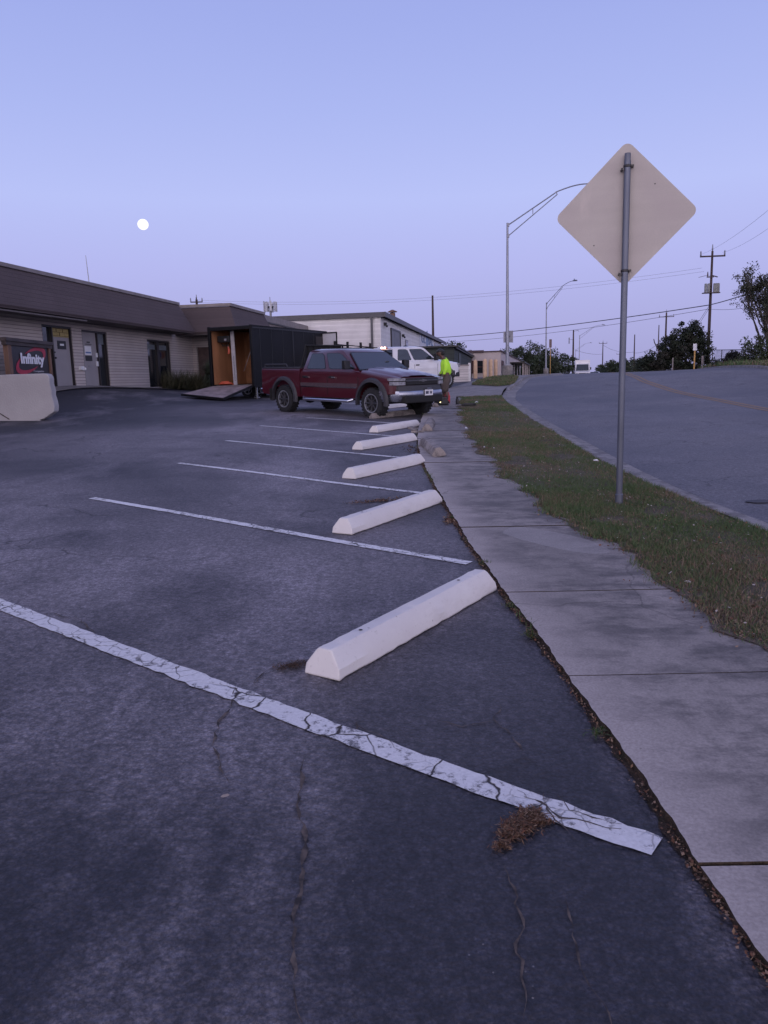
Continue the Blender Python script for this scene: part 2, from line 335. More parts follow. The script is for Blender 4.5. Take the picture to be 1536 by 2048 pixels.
M_asph=m_asphalt('lot_asphalt',(.034,.033,.043),(.200,.180,.196),(.024,.023,.033),.40,stain=[(-1.35,5.35,.55),(-1.75,4.6,.35),(.45,4.2,.5),(.1,8.0,.8),(-.9,7.2,.45),(-2.6,6.8,.6),(-4.5,11,1.2),(-.5,11.5,.8)],zone=[(-1.8,6.2,4.2),(-4.8,8.5,3.6),(-1.2,10.5,3.0),(-3,16,6),(-2,24,6)])
M_road=m_asphalt('road_asphalt',(.100,.098,.116),(.150,.140,.152),(.076,.075,.094),.22)
M_walk=m_concrete('walk_concrete',(.215,.192,.180),(.310,.275,.256),(.112,.102,.100),.9,edge=(.40,.35,.325))
M_conc=m_concrete('old_concrete',(.225,.205,.20),(.29,.265,.25),(.13,.12,.125),.75)
M_curb=m_concrete('kerb_concrete',(.22,.205,.205),(.30,.28,.27),(.11,.10,.105),.8)
tag(ribbon('parking_lot',YN[YN<75],lambda y:np.full_like(np.asarray(y,float),-45.),lambda y:E_lot(y)+.06,110,0,M_asph,power=2.2),kind='structure')
# sidewalk in separate slabs, cracked joints between them
JY=[-5.2,-3.4,-1.2,.45,2.2,3.66,5.06,7.1,9.35,11.6,13.2,15.1,16.6,18.4,20.3,22.3,24.4,26.6,28.8,31.2]
mb=MB()
def swr(y): 
    y=np.asarray(y,float); return np.where(y<29.6,E_sw(y)+.06*np.sin(y*2.3)+.045*np.sin(y*5.3+1)+.03*np.sin(y*13)+.015*np.sin(y*31),E_curb(y)-.02)
def swl(y): y=np.asarray(y,float); return E_lot(y)+.028+.006*np.sin(y*4.3+2)+.004*np.sin(y*19)+.003*np.sin(y*47)
for i in range(len(JY)-1):
    y0,y1=JY[i]+.006,JY[i+1]-.006
    NR=37 if y0<14 else 13; ys=np.linspace(y0,y1,NR); rows=[]; tilt=random.uniform(-.006,.008)
    nC=46
    for y in ys:
        a,b=float(swl(y)),float(swr(y)); xs=np.linspace(a,b,nC); zs=hgt(xs,np.full(nC,y))+.035+tilt*(y-y0)/(y1-y0)
        rows.append([(x,y,z) for x,z in zip(xs,zs)])
    b0=len(mb.v)
    for r in rows: mb.v+=r
    for j in range(NR-1):
        for k in range(nC-1): q=b0+j*nC+k; mb.f.append((q,q+1,q+nC+1,q+nC))
    # slab sides
    ring=[(0,k) for k in range(nC)]+[(j,nC-1) for j in range(1,NR)]+[(NR-1,k) for k in range(nC-2,-1,-1)]+[(j,0) for j in range(NR-2,0,-1)]
    lo=len(mb.v); mb.v+=[(rows[j][k][0],rows[j][k][1],rows[j][k][2]-.12) for j,k in ring]
    for q in range(len(ring)):
        j,k=ring[q]; j2,k2=ring[(q+1)%len(ring)]; mb.f.append((b0+j*nC+k,b0+j2*nC+k2,lo+(q+1)%len(ring),lo+q))
so=mb.build('sidewalk',[M_walk,M_soil],fix=False); so.data.polygons.foreach_set('material_index',[0 if abs(max(mb.v[i][2] for i in f)-min(mb.v[i][2] for i in f))<.09 else 1 for f in mb.f]); xs_=np.array([v[0] for v in mb.v]); ys_=np.array([v[1] for v in mb.v]); ev=np.exp(-np.abs((xs_-swl(ys_))/.24)**1.5)*.85; _pp=np.array([gp(*q)[:2] for q in ((1006,1070),(1016,1063),(1035,1060),(1060,1063),(1090,1067),(1120,1073),(1150,1080),(1185,1090),(1215,1104),(1225,1116),(1190,1116),(1150,1112),(1115,1105),(1080,1097),(1050,1089),(1025,1081),(1010,1075))])
pm=np.zeros(len(xs_))
for _o in (-.03,0,.03):
    for _u in (-.03,0,.03): pm+=inpoly(xs_+_o,ys_+_u,_pp)/9
colour_attr(so.data,np.stack([ev,pm,ev],1)); tag(so,kind='structure')
# apron and walk beyond the driveway
tag(ribbon('driveway_apron',np.concatenate([np.arange(31.25,62,.6),np.arange(62,134,3)]),E_lot,lambda y:E_curb(y)-.02,12,.033,M_conc),kind='structure')
# soil under the joints and along the lot edge
tag(ribbon('soil_seam',np.arange(-6,30,.03),lambda y:E_lot(y)+.004,lambda y:E_lot(y)+.06,3,.007,M_soil,jit=(lambda y:.008*np.sin(y*7.3)+.007*np.sin(y*23)+.006*np.sin(y*51)-.006*np.sin(y*3),lambda y:0*y)),kind='structure')
tag(ribbon('sidewalk_bed',np.arange(-6,31,.4),lambda y:E_lot(y)+.06,lambda y:swr(y)+.02,8,.021,M_soil),kind='structure')
M_verge=m_soil('verge_soil',(.085,.076,.055),(.14,.112,.09),(.055,.06,.035))
tag(ribbon('verge',np.arange(-6,30.3,.25),lambda y:swr(np.minimum(y,29.4))-.05+.03*np.sin(y*9.7)+.02*np.sin(y*23),lambda y:E_curb(y)+.02,12,.034,M_verge,zf=lambda X,Y:.012*np.sin(X*9+Y*3)*np.sin(Y*4.1)),kind='structure')
# kerb: top, nose, face, gutter pan
def kerb(name,ys,h0=1.0):
    prof=[(0,.036),(.02,.045),(.13,.045),(.155,.03),(.175,-.075),(.19,-.088),(.52,-.097),(.52,-.16)]
    mb=MB(); n=len(prof)
    for i,y in enumerate(ys):
        x0=float(E_curb(y)); sl=(float(E_curb(y+.3))-float(E_curb(y-.3)))/.6; L=math.hypot(1,sl); nx,ny=1/L,-sl/L
        lowr=1.0
        if 30.2<y<35.0: lowr=.25
        zb=hz(x0,y)
        for u,dz in prof:
            dd=dz if dz<-.08 else (-.085+(dz+.085)*lowr if lowr<1 else dz)
            mb.v.append((x0+nx*u,y+ny*u,zb+dd+(random.uniform(-.004,.004) if u<.16 else 0)))
    for i in range(len(ys)-1):
        for k in range(n-1): q=i*n+k; mb.f.append((q,q+1,q+n+1,q+n))
    return mb.build(name,M_curb,fix=False,smooth=True)
tag(kerb('kerb',np.concatenate([np.arange(-6,45,.35),np.arange(45,134,2)])),kind='structure')
tag(ribbon('road',np.concatenate([np.arange(-6,60,.7),np.arange(60,136,2.5)]),lambda y:E_curb(y)+.535+.0*y,E_rr,26,-.108,M_road),kind='structure')
tag(ribbon('road_joint',np.concatenate([np.arange(-6,60,.4)]),lambda y:E_curb(y)+.505,lambda y:E_curb(y)+.56,1,-.112,mat('tar_joint',(.03,.027,.032),.8)),kind='structure')
# far kerb and far verge
mb=MB()
for i,y in enumerate(np.arange(-6,134,1.0)):
    x0=float(E_rr(y)); zb=hz(x0,y)
    mb.v+=[(x0-.03,y,zb-.16),(x0,y,zb+.0),(x0+.16,y,zb+.01),(x0+.2,y,zb-.2)]
for i in range(len(np.arange(-6,134,1.0))-1):
    for k in range(3): q=i*4+k; mb.f.append((q,q+1,q+5,q+4))
tag(mb.build('far_kerb',M_curb,fix=False,smooth=True),kind='structure')
tag(ribbon('far_verge',np.arange(-6,134,1.5),lambda y:E_rr(y)+.12,lambda y:E_rr(y)+26,16,-.0,M_dirt),kind='structure')
# yellow centre line (worn, double)
M_yel=m_paint('worn_yellow_paint',(.28,.18,.10),(.15,.135,.14),.85,False)
for k,o_ in enumerate((-.11,.11)):
    tag(ribbon('centre_line',np.concatenate([np.arange(8,60,.5),np.arange(60,120,3)]),lambda y:E_cl(y)+o_-.055,lambda y:E_cl(y)+o_+.055,1,-.102,M_yel),kind='structure')
# parking lines
M_white=m_paint('old_white_paint',(.66,.65,.66),(.10,.095,.105),.9)
M_white2=m_paint('fresh_white_paint',(.72,.71,.72),(.12,.11,.12),.75)
def line(p,q,w,name,mt,wob=.006,cut=False):
    p=np.array(p,float);q=np.array(q,float); n=int(np.linalg.norm(q-p)/.06)+1; d=(q-p)/np.linalg.norm(q-p); nv=np.array([-d[1],d[0]])
    vs=[];fs=[]; c=0
    for i in range(n+1):
        t=i/n; b=p+(q-p)*t
        for s in (-1,-.33,.33,1):
            e=b+nv*(w/2*s+ (random.gauss(0,wob*.5) if abs(s)==1 else 0)+.01*math.sin(t*7+c)); vs.append((e[0],e[1],hz(*e)+.006))
    for i in range(n):
        for k in range(3): q_=i*4+k; fs.append((q_,q_+1,q_+5,q_+4))
    mb=MB(); mb.v=vs; mb.f=fs; return mb.build(name,mt,fix=False)
def ext(a,b,k): return (a[0]+(b[0]-a[0])*k,a[1]+(b[1]-a[1])*k)
LN=[((.87,2.33),(-4.6,6.53),.125),((.66,5.93),(-3.40,8.97),.10),((.53,9.08),(-3.16,11.98),.10),((.42,12.36),(-3.05,15.22),.10),((.45,15.74),(-2.9,18.6),.10),((.6,18.78),(-2.0,21.0),.10),((.9,22.1),(-2.6,25.0),.10),((1.3,25.4),(-2.2,28.4),.10)]
for i,(a,b,w_) in enumerate(LN):
    tag(line(a,b,w_,'parking_line',M_white if i==0 else M_white2,.009 if i==0 else .006),kind='structure')
# cracks in the asphalt, filled with dirt
M_crack=mat('crack_dirt',(.024,.020,.021),.95,var=.5,scale=22,col2=(.13,.10,.085))
def crack(px,w,name='asphalt_crack',seg=.035,dz=.007):
    pts=[gp(*p)[:2] for p in px]; P=[]
    for a,b in zip(pts[:-1],pts[1:]):
        n=max(2,int(np.linalg.norm(b-a)/seg))
        for i in range(n): P.append(a+(b-a)*i/n)
    P.append(pts[-1]); mb=MB(); j=np.zeros(2)
    for i,p in enumerate(P):
        j=j*.85+RNG.normal(0,.009,2); d=(P[min(i+1,len(P)-1)]-P[max(i-1,0)]); d=d/np.linalg.norm(d); nv=np.array([-d[1],d[0]]); ww=w*.8*max(0,random.gauss(.75,.55))*min(1,(i+1)/4,(len(P)-i)/4)
        for s in(-1,1): e=p+j+nv*s*ww/2; mb.v.append((e[0],e[1],hz(*e)+dz))
    for i in range(len(P)-1): mb.f.append((2*i,2*i+1,2*i+3,2*i+2))
    return mb.build(name,M_crack,fix=False)
for px,w_ in [([(472,1375),(458,1440),(452,1500),(462,1570)],.012),([(604,1520),(592,1600),(612,1690),(598,1760),(604,1850),(597,1950),(604,2046)],.016),
    ([(1000,1410),(1004,1440),(1030,1475),(1055,1520)],.010),([(700,1455),(716,1462),(722,1440)],.014),([(520,1360),(508,1368),(560,1330)],.007),
    ([(1010,1735),(1040,1850),(1035,1930),(1050,2040)],.009),([(1125,1790),(1150,1850),(1180,1930),(1210,2040)],.008),
    ([(860,1448),(930,1452),(1000,1440)],.007),([(1050,1600),(1085,1612),(1130,1640),(1180,1655),(1240,1660)],.012),([(1085,1590),(1090,1625),(1120,1650),(1150,1690)],.009),([(1035,1585),(1050,1600)],.012),([(1120,1600),(1140,1625),(1190,1640),(1260,1655)],.007),
    ([(90,1240),(95,1228),(150,1240),(190,1268)],.008),([(250,1290),(290,1290),(330,1300)],.006),([(700,1445),(740,1462),(800,1500)],.006),([(1450,1600),(1480,1575)],.0)]:
    if w_: tag(crack(px,w_),kind='structure')
# ------------------------------------------------------------------ grass on the verge and the island
def m_tint(name,rough=.7,sss=0,spec=.2):
    M=bpy.data.materials.new(name); M.use_nodes=True; N=M.node_tree.nodes; b=N['Principled BSDF']; a=N.new('ShaderNodeAttribute'); a.attribute_name='tint'
    M.node_tree.links.new(a.outputs['Color'],b.inputs['Base Color']); b.inputs['Roughness'].default_value=rough; b.inputs['Specular IOR Level'].default_value=spec; return M
M_tint=m_tint('blade_tint')
def raw_mesh(name,V,Fq,cols,mt=None,nf=3):
    me=bpy.data.meshes.new(name); me.vertices.add(len(V)); me.vertices.foreach_set('co',np.asarray(V,np.float32).ravel())
    Fq=np.asarray(Fq,np.int32); me.loops.add(Fq.size); me.loops.foreach_set('vertex_index',Fq.ravel()); me.polygons.add(len(Fq))
    me.polygons.foreach_set('loop_start',np.arange(len(Fq),dtype=np.int32)*Fq.shape[1]); me.polygons.foreach_set('loop_total',np.full(len(Fq),Fq.shape[1],np.int32))
    me.update(calc_edges=True); colour_attr(me,cols); me.materials.append(mt or M_tint)
    o=bpy.data.objects.new(name,me); SC.collection.objects.link(o); return o
def vnoise(x,y,s,seed=0):
    r=np.random.default_rng(seed); ph=r.uniform(0,6.28,(6,2)); k=r.normal(0,s,(6,2)); v=0
    for i in range(6): v=v+np.sin(x*k[i,0]+y*k[i,1]+ph[i,0])
    return v/3.4
def blades(x,y,h,w,lean,dz):
    n=len(x); z=hgt(x,y)+dz; th=RNG.uniform(0,6.283,n); la=RNG.uniform(0,6.283,n); ll=np.abs(RNG.normal(0,lean,n))*h
    B=np.stack([x,y,z],1); s=np.stack([np.cos(th),np.sin(th),0*th],1)*(w/2)[:,None]; T=np.stack([np.cos(la)*ll,np.sin(la)*ll,h],1); Mid=T*np.array([.35,.35,.6])
    V=np.stack([B-s,B+s,B+Mid+s*.7,B+Mid-s*.7,B+T],1)  # 5 verts
    b=np.arange(n)*5
    F=np.concatenate([np.stack([b,b+1,b+2],1),np.stack([b,b+2,b+3],1),np.stack([b+3,b+2,b+4],1)])
    return V.reshape(-1,3),F
def grass(name,n,sampler,hm,wm,dz,seed=1):
    x,y=sampler(n); dist=np.hypot(x,y); h=np.abs(RNG.normal(hm,hm*.45,len(x)))+.008; tuft=vnoise(x,y,3.2,seed); h=h*(1+.55*np.clip(tuft,-.8,1.2)); w_=wm*(1+dist*.06)*RNG.uniform(.6,1.3,len(x))
    V,F=blades(x,y,h,w_,.9,dz)
    dry=np.clip(.42+.55*vnoise(x,y,1.6,seed+5)+.35*vnoise(x,y,7,seed+6),0,1); r=RNG.random(len(x))
    g1=np.array([.062,.100,.040]); g2=np.array([.120,.165,.070]); b1=np.array([.26,.195,.14]); b2=np.array([.14,.10,.07])
    u=RNG.random((len(x),1)); green=g1*(1-u)+g2*u; brown=b1*u+b2*(1-u)
    isb=(r<dry*.68)[:,None]; c=np.where(isb,brown,green)
    return raw_mesh(name,V,F,np.repeat(c,5,0))
def verge_sampler(n):
    y=np.concatenate([RNG.uniform(3.2,9,int(n*.52)),RNG.uniform(9,16,int(n*.27)),RNG.uniform(16,30,int(n*.21))]); t=RNG.random(len(y))**1.1; a=swr(np.minimum(y,29.4))+RNG.normal(-.01,.045,len(y)); b=E_curb(y)+.02; x=a+(b-a)*t
    k=(vnoise(x,y,5,3)>-.95)|(RNG.random(len(y))<.5); 
    k&=(vnoise(x,y,2.4,41)+.5*vnoise(x,y,8,42)<.95)|(RNG.random(len(y))<.22); k&=~((y>29.6)&(RNG.random(len(y))<(y-29.6)/.5)); return x[k],y[k]
g0=tag(grass('grass',150000,verge_sampler,.022,.0035,.032,1),'short patchy green and brown grass on the verge','grass',kind='stuff')
ISL=[(4.6,39.7),(5.45,36.6),(6.2,37.3),(6.75,39.4),(8.35,47.6),(8.6,51.2),(7.4,51.2),(5.6,45.2)]
def isl_sampler(n):
    x=RNG.uniform(4.3,8.8,n*2); y=RNG.uniform(36,52,n*2); k=inpoly(x,y,ISL); return x[k],y[k]
bi=MB(); cx=sum(p[0] for p in ISL)/8; cy=sum(p[1] for p in ISL)/8
for i in range(len(ISL)):
    pass
mb=MB(); RN=8
for j in range(RN+1):
    for p in ISL:
        t=j/RN; x=cx+(p[0]-cx)*t; y=cy+(p[1]-cy)*t; mb.v.append((x,y,hz(x,y)+.045+.06*(1-t*t)))
for j in range(RN):
    for k in range(8): a=j*8+k; b=j*8+(k+1)%8; mb.f.append((a,b,b+8,a+8))
tag(mb.build('island_soil',M_verge,fix=False,smooth=True),kind='structure')
tag(grass('grass',26000,isl_sampler,.07,.006,.06,4),'green grass on the small island at the street lamp foot','grass',kind='stuff')
def fv_sampler(n):
    y=RNG.uniform(30,75,n); x=E_rr(y)+.15+np.abs(RNG.normal(0,3.2,n)); return x,y
tag(grass('grass',26000,fv_sampler,.14,.012,.0,9),'rough dark grass along the far side of the road','grass',kind='stuff')
# weeds in the seam, sparse blades
def seam_sampler(n):
    y=RNG.uniform(1.2,27,n); k=(vnoise(y*0+1,y,3.5,12)+.4*vnoise(y*0,y,11,13))>.35; y=y[k]; x=E_lot(y)+RNG.normal(.02,.02,len(y)); return x,y
tag(grass('seam_weeds',2600,seam_sampler,.018,.003,.015,14),'sparse low weeds in the seam between lot and sidewalk','weeds',kind='stuff')
# leaf litter: curled brown flakes and needles
def litter(name,x,y,dz,size,cols,label,cat='leaf litter',long=1.0,pile=0):
    n=len(x); z=hgt(x,y)+dz+np.abs(RNG.normal(0,.004+pile,n)); th=RNG.uniform(0,6.283,n); s=size*RNG.uniform(.5,1.4,n); l=s*long
    a=np.stack([np.cos(th),np.sin(th),RNG.normal(0,.35,n)],1)*l[:,None]/2; b=np.stack([-np.sin(th),np.cos(th),RNG.normal(0,.4,n)],1)*(s/long**.5)[:,None]/3; c=np.stack([x,y,z],1)
    V=np.stack([c-a,c-b,c+a+np.array([0,0,.002]),c+b],1).reshape(-1,3); k=np.arange(n)*4; F=np.stack([k,k+1,k+2,k+3],1)
    cols=np.array(cols); cc=cols[RNG.integers(0,len(cols),n)]*RNG.uniform(.7,1.25,(n,1))
    return tag(raw_mesh(name,V,F,np.repeat(cc,4,0)),label,cat,kind='stuff')
BR=[(.16,.075,.045),(.11,.055,.035),(.20,.12,.07),(.07,.045,.03),(.24,.16,.11)]
y=RNG.uniform(3.2,27,6500); x=swr(y)+RNG.normal(.04,.09,6500); k=RNG.random(6500)<np.clip(.45+.6*vnoise(x*0,y,2.2,21),.1,1)
litter('leaf_litter',x[k],y[k],.045,.022,BR,'reddish brown leaf litter along the grass edge of the sidewalk')
y=RNG.uniform(3.2,24,5200); t=RNG.random(5200); x=swr(y)+(E_curb(y)-swr(y))*t
litter('leaf_litter',x,y,.052,.020,BR+[(.45,.40,.36)],'scattered dead leaves lying in the verge grass')
y=RNG.uniform(.9,14,7000); x=E_lot(y)+RNG.normal(.012,.014,7000); k=RNG.random(7000)<np.clip(.55+.6*vnoise(x*0,y,2.6,31),.08,1)
litter('leaf_litter',x[k],y[k],.016,.012,BR,'brown debris packed in the seam beside the parking lot')
# the dry heap by the nearest line, the one at the first stop and others
def heap(px,sx,sy,rot,n,sz,label,pile=.006,long=3.0,cols=BR):
    c=gp(*px); a=RNG.normal(0,1,n); b=RNG.normal(0,1,n); q=(np.hypot(a,b)<2.1)&(vnoise(a,b,2.6,int(px[0]))+RNG.normal(0,.35,n)>-.25); a=a[q]*sx;b=b[q]*sy
    # a bent, ragged outline
    b=b+ .9*np.sin(a/sx*1.3)*sy*.6
    x=c[0]+a*math.cos(rot)-b*math.sin(rot); y=c[1]+a*math.sin(rot)+b*math.cos(rot)
    litter('debris_pile',x,y,.010,sz,cols,label,'debris pile',long,pile)
DK=[(.10,.055,.035),(.06,.04,.028),(.15,.085,.05),(.04,.035,.025)]
_c=[gp(1062,1640),gp(1040,1658),gp(1020,1672),gp(1004,1700),gp(1085,1648)]; _x=[];_y=[]
for _p,_s,_k in zip(_c,(.022,.026,.020,.014,.014),(2200,2400,1300,600,500)): _x.append(_p[0]+RNG.normal(0,_s,_k)); _y.append(_p[1]+RNG.normal(0,_s*.9,_k))
_x=np.concatenate(_x);_y=np.concatenate(_y); _q=vnoise(_x,_y,45,77)+RNG.normal(0,.4,len(_x))>-.35
litter('debris_pile',_x[_q],_y[_q],.008,.0075,BR,'dry brown ragged heap of needles below the nearest white line','debris pile',2.2,.0035)
heap((585,1337),.055,.022,R_(10),1600,.006,'small dark dirt heap at the end of the nearest wheel stop',.006,cols=DK)
heap((760,1003),.22,.05,R_(20),700,.02,'flat brown leaf patch beside the second wheel stop',.003,1.5)
heap((905,1043),.12,.05,R_(70),500,.02,'brown debris patch at the sidewalk edge past the second stop',.004,1.5)
heap((838,905),.45,.10,R_(100),800,.03,'brown soil patch by the loose stop on the sidewalk',.004,1.5,DK)
# ================================================================== BUILDINGS AND SITE STRUCTURES
M_side=m_siding('tan_masonry',(.52,.46,.44),(.26,.23,.225),.115,lw=.009)
M_shing=m_siding('brown_shingles',(.100,.076,.078),(.080,.062,.064),.14,brick=True,bw=.3,lw=.004)
M_trim=mat('weathered_trim',(.22,.19,.185),.6,var=.15,scale=3)
M_soff=mat('soffit_paint',(.10,.085,.085),.8,var=.2,scale=2)
M_roofd=mat('flat_roof',(.10,.10,.11),.9)
M_frame=mat('bronze_frame',(.020,.016,.018),.4,spec=.5)
M_glass=mat('dark_glass',(.012,.014,.020),.06,spec=.8,var=.05)
M_gdoor=mat('grey_door_paint',(.285,.265,.275),.5,var=.06,scale=1.2,bump=.1)
M_black=mat('black_plastic',(.012,.012,.014),.45,var=.2,scale=9)
M_wht=mat('white_plastic',(.70,.70,.72),.5,var=.04)
M_yelp=mat('amber_panel',(.42,.33,.13),.6,var=.15,scale=10)
M_steel=mat('galvanised_steel',(.30,.31,.34),.42,metal=.55,var=.12,scale=8)
M_chrome=mat('chrome',(.62,.63,.66),.12,metal=1,var=.03)
M_wood=mat('brown_wood',(.150,.085,.060),.8,var=.3,scale=9,bump=.3,stretch=(1,1,.15))
def text(s,w,h,name,mt,parent,loc,ux,uz,off=.006,bold=.02,fit=True):
    cu=bpy.data.curves.new('t','FONT'); cu.body=s; cu.size=1; cu.offset=bold*.5; cu.extrude=.004
    to=bpy.data.objects.new('t',cu); SC.collection.objects.link(to); bpy.context.view_layer.update()
    dg=bpy.context.evaluated_depsgraph_get(); me=bpy.data.meshes.new_from_object(to.evaluated_get(dg)); bpy.data.objects.remove(to)
    co=np.array([v.co[:] for v in me.vertices]); mn=co.min(0); mx=co.max(0); ux=Vector(ux).normalized(); uz=Vector(uz).normalized(); n=ux.cross(uz)*-1
    n=-n
    for v in me.vertices:
        a=(v.co.x-mn[0])/(mx[0]-mn[0])*w; b=(v.co.y-mn[1])/(mx[1]-mn[1])*h; v.co=Vector(loc)+ux*a+uz*b+n*(off+v.co.z)
    me.materials.clear(); me.materials.append(mt); o=bpy.data.objects.new(name,me); SC.collection.objects.link(o); o.parent=parent; return o
# ---- office building
OB=empty('office_building',(-11.6,28.8,0),-R_(8.5),'long tan masonry office building with a brown shingled mansard overhang, left edge of the lot','building')
ca,sa=math.cos(R_(8.5)),math.sin(R_(8.5))
def ow(x,y): return (-11.6+ca*x+sa*y, 28.8-sa*x+ca*y)
def oh(x,y): return hz(*ow(x,y))
ops=[(-1.05,.90,3.69),(1.60,3.56,3.65),(7.23,9.74,3.54)]
mb=MB(); y0=-17.0
for a,b,zt in ops:
    mb.box((-.15,(y0+a)/2,2.35),(.30,a-y0,4.5)); mb.box((-.15,(a+b)/2,(zt+4.6)/2),(.30,b-a,4.6-zt)); mb.box((-.15,(a+b)/2,.75),(.30,b-a,1.3)); y0=b
mb.box((-.15,(y0+12.6)/2,2.35),(.30,12.6-y0,4.5))
mb.box((-6,-16.9,2.4),(12,.3,4.6))
mb.build('wall',M_side,OB)
mb=MB()     # second wing: front face with a doorway, long side
mb.box((.10,12.75,2.35),(.20,.30,4.5)); mb.box((1.1,12.75,3.98),(1.9,.30,1.24)); mb.box((2.06,12.75,2.35),(.12,.30,4.5)); mb.box((1.0,12.75,.6),(2.0,.3,1.2))
mb.box((2.02,22.9,2.6),(.30,20.0,5.0)); mb.box((-5,32.8,2.6),(14,.3,5))
mb.build('wall',M_side,OB)
# mansards
def mansard(y0,y1,x0,x1,zt,zb,ys,mt,name='roof'):
    m_=MB(); e=.62
    v=[(x0,y0,zt),(x0,y1,zt),(x1,y1+e,zb),(x1,y0,zb),(x1-.04,y1+e-.04,zb-.10),(x1-.04,y0,zb-.10),(-.0,y1+e-.04,zb-.10),(-.0,y0,zb-.10),(-.6,y1,zt),(-.6,y1+e,zb),(-.6,y0,zt),(0,y1+e,zb)]
    m_.add(v,[(0,1,2,3),(3,2,4,5),(1,8,9,2),(2,9,6,4)]); return m_.build(name,mt,OB,fix=False)
mansard(-16.5,9.47,.70,1.20,5.2,3.98,None,M_shing)
mb=MB(); mb.box((.6,-3.3,3.90),(1.12,26.6,.03)); mb.box((.9,-7,3.82),(.5,14,.05)); mb.build('soffit',M_soff,OB)
mb=MB(); mb.box((.68,-3.6,5.26),(.14,26.2,.12)); mb.box((-.2,9.43,5.26),(1.64,.14,.12)); mb.build('fascia_trim',M_trim,OB)
mb=MB(); mb.box((-5.7,-3.6,5.12),(12.6,25.9,.16)); mb.box((-2.0,21.2,5.0),(8.6,20,.2)); mb.build('flat_roof',M_roofd,OB)
mb=MB(); mb.box((-.5,10.6,4.7),(.12,2.4,1.3)); mb.build('parapet',M_side,OB); MB().box((-.45,10.6,5.40),(.2,2.4,.12)).build('fascia_trim',M_trim,OB)
# wing mansard (front then side), flat parapet beyond
v=[(-.35,11.0,5.2),(2.7,11.0,5.2),(3.15,10.45,3.98),(-.5,10.45,3.98),(2.7,16.7,5.2),(3.15,17.3,3.98),(3.1,10.5,3.88),(-.5,10.5,3.88),(3.1,17.25,3.88),(2.15,17.3,3.98),(2.15,16.7,5.2),(2.15,17.25,3.88)]
MB().add(v,[(0,1,2,3),(1,4,5,2),(3,2,6,7),(2,5,8,6),(4,10,9,5),(5,9,11,8)]).build('roof',M_shing,OB,fix=False)
mb=MB(); mb.box((1.25,11.55,3.86),(3.6,2.1,.03)); mb.box((2.62,14.9,3.86),(.92,4.6,.03)); mb.build('soffit',M_soff,OB)
mb=MB(); mb.box((1.16,11.0,5.28),(3.2,.14,.14)); mb.box((2.7,13.9,5.28),(.14,5.66,.14)); mb.box((2.24,24.8,5.16),(.16,16.2,.36)); mb.build('fascia_trim',M_trim,OB)
MB().box((1.1,11.9,5.12),(3.0,1.7,.1)).build('roof_deck',M_roofd,OB)
# doors and glazing
def unit(a,b,zt,parts,lbl=None):
    zb=oh(0,(a+b)/2)+.03
    fr=MB(); t=.07
    fr.box((-.10,a+t/2,(zb+zt)/2),(.14,t,zt-zb)); fr.box((-.10,b-t/2,(zb+zt)/2),(.14,t,zt-zb)); fr.box((-.10,(a+b)/2,zt-t/2),(.138,b-a-2*t,t))
    d=fr.build('door_frame',M_frame,OB)
    return zb,zt-t
zb,zt=unit(*ops[0],None)
MB().box((-.14,-.69,(zb+zt)/2),(.02,.58,zt-zb)).build('window',M_glass,OB)
MB().box((-.09,-.37,(zb+zt)/2),(.12,.07,zt-zb)).build('mullion',M_frame,OB)
d=MB().box((-.12,.25,(zb+3.30)/2),(.045,1.14,3.30-zb)).build('door',M_gdoor,OB,label='grey door under a yellow transom panel')
MB().box((-.12,.25,3.46),(.05,1.14,.31)).build('transom_panel',M_yelp,OB)
mb=MB()
for k,zz in enumerate((3.60,3.47,3.34)): mb.box((-.085,.25,zz),(.012,1.10,.018))
for yy,zz in ((.0,3.53),(.42,3.53),(.2,3.40)): mb.box((-.085,yy,zz),(.012,.02,.12))
mb.build('transom_lettering',mat('dark_ochre',(.16,.12,.05),.7),OB)
s_=MB().box((-.085,.28,3.02),(.012,.56,.30)).build('door_sign',M_black,d); MB().box((-.077,.28,3.03),(.006,.26,.07)).build('door_sign_text',M_wht,d)
MB().lathe([(0,.04),(.035,.04),(.035,0),(0,0)],12,'x',(-.10,-.2,2.55)).build('handle',M_black,d); MB().lathe([(0,.02),(.025,.02),(.025,0),(0,0)],12,'x',(-.10,-.2,2.75)).build('deadbolt',M_black,d)
zb,zt=unit(*ops[1],None)
d=MB().box((-.12,2.24,(zb+zt)/2),(.045,1.12,zt-zb)).build('door',M_gdoor,OB,label='grey door with paper notices and a side window')
mb=MB(); mb.box((-.085,2.2,3.12),(.008,.46,.02)); mb.box((-.085,2.2,3.20),(.008,.22,.05)); mb.build('door_number',M_black,d)
MB().box((-.085,2.12,2.88),(.008,.5,.34)).build('paper_notice',M_wht,d); MB().box((-.079,2.12,2.80),(.006,.40,.06)).build('notice_text',mat('blue_ink',(.10,.16,.35),.6),d)
MB().box((-.085,2.14,2.58),(.008,.5,.20)).build('door_sign',M_black,d)
MB().box((-.08,2.76,2.72),(.03,.13,.17)).build('door_tag',M_wht,d); MB().box((-.08,2.74,2.38),(.05,.12,.20)).box((-.06,2.70,2.30),(.04,.1,.04)).build('lock_box',M_wht,d)
MB().box((-.08,2.22,2.28),(.02,.3,.02)).build('mail_slot',M_steel,d)
MB().box((-.09,2.84,(zb+zt)/2),(.12,.06,zt-zb)).build('mullion',M_frame,OB)
MB().box((-.14,3.18,(zb+zt)/2),(.02,.62,zt-zb)).build('window',M_glass,OB)
MB().box((-.125,3.18,3.36),(.008,.56,.40)).build('window_blind',mat('dull_blind_reflection',(.13,.15,.17),.5),OB)
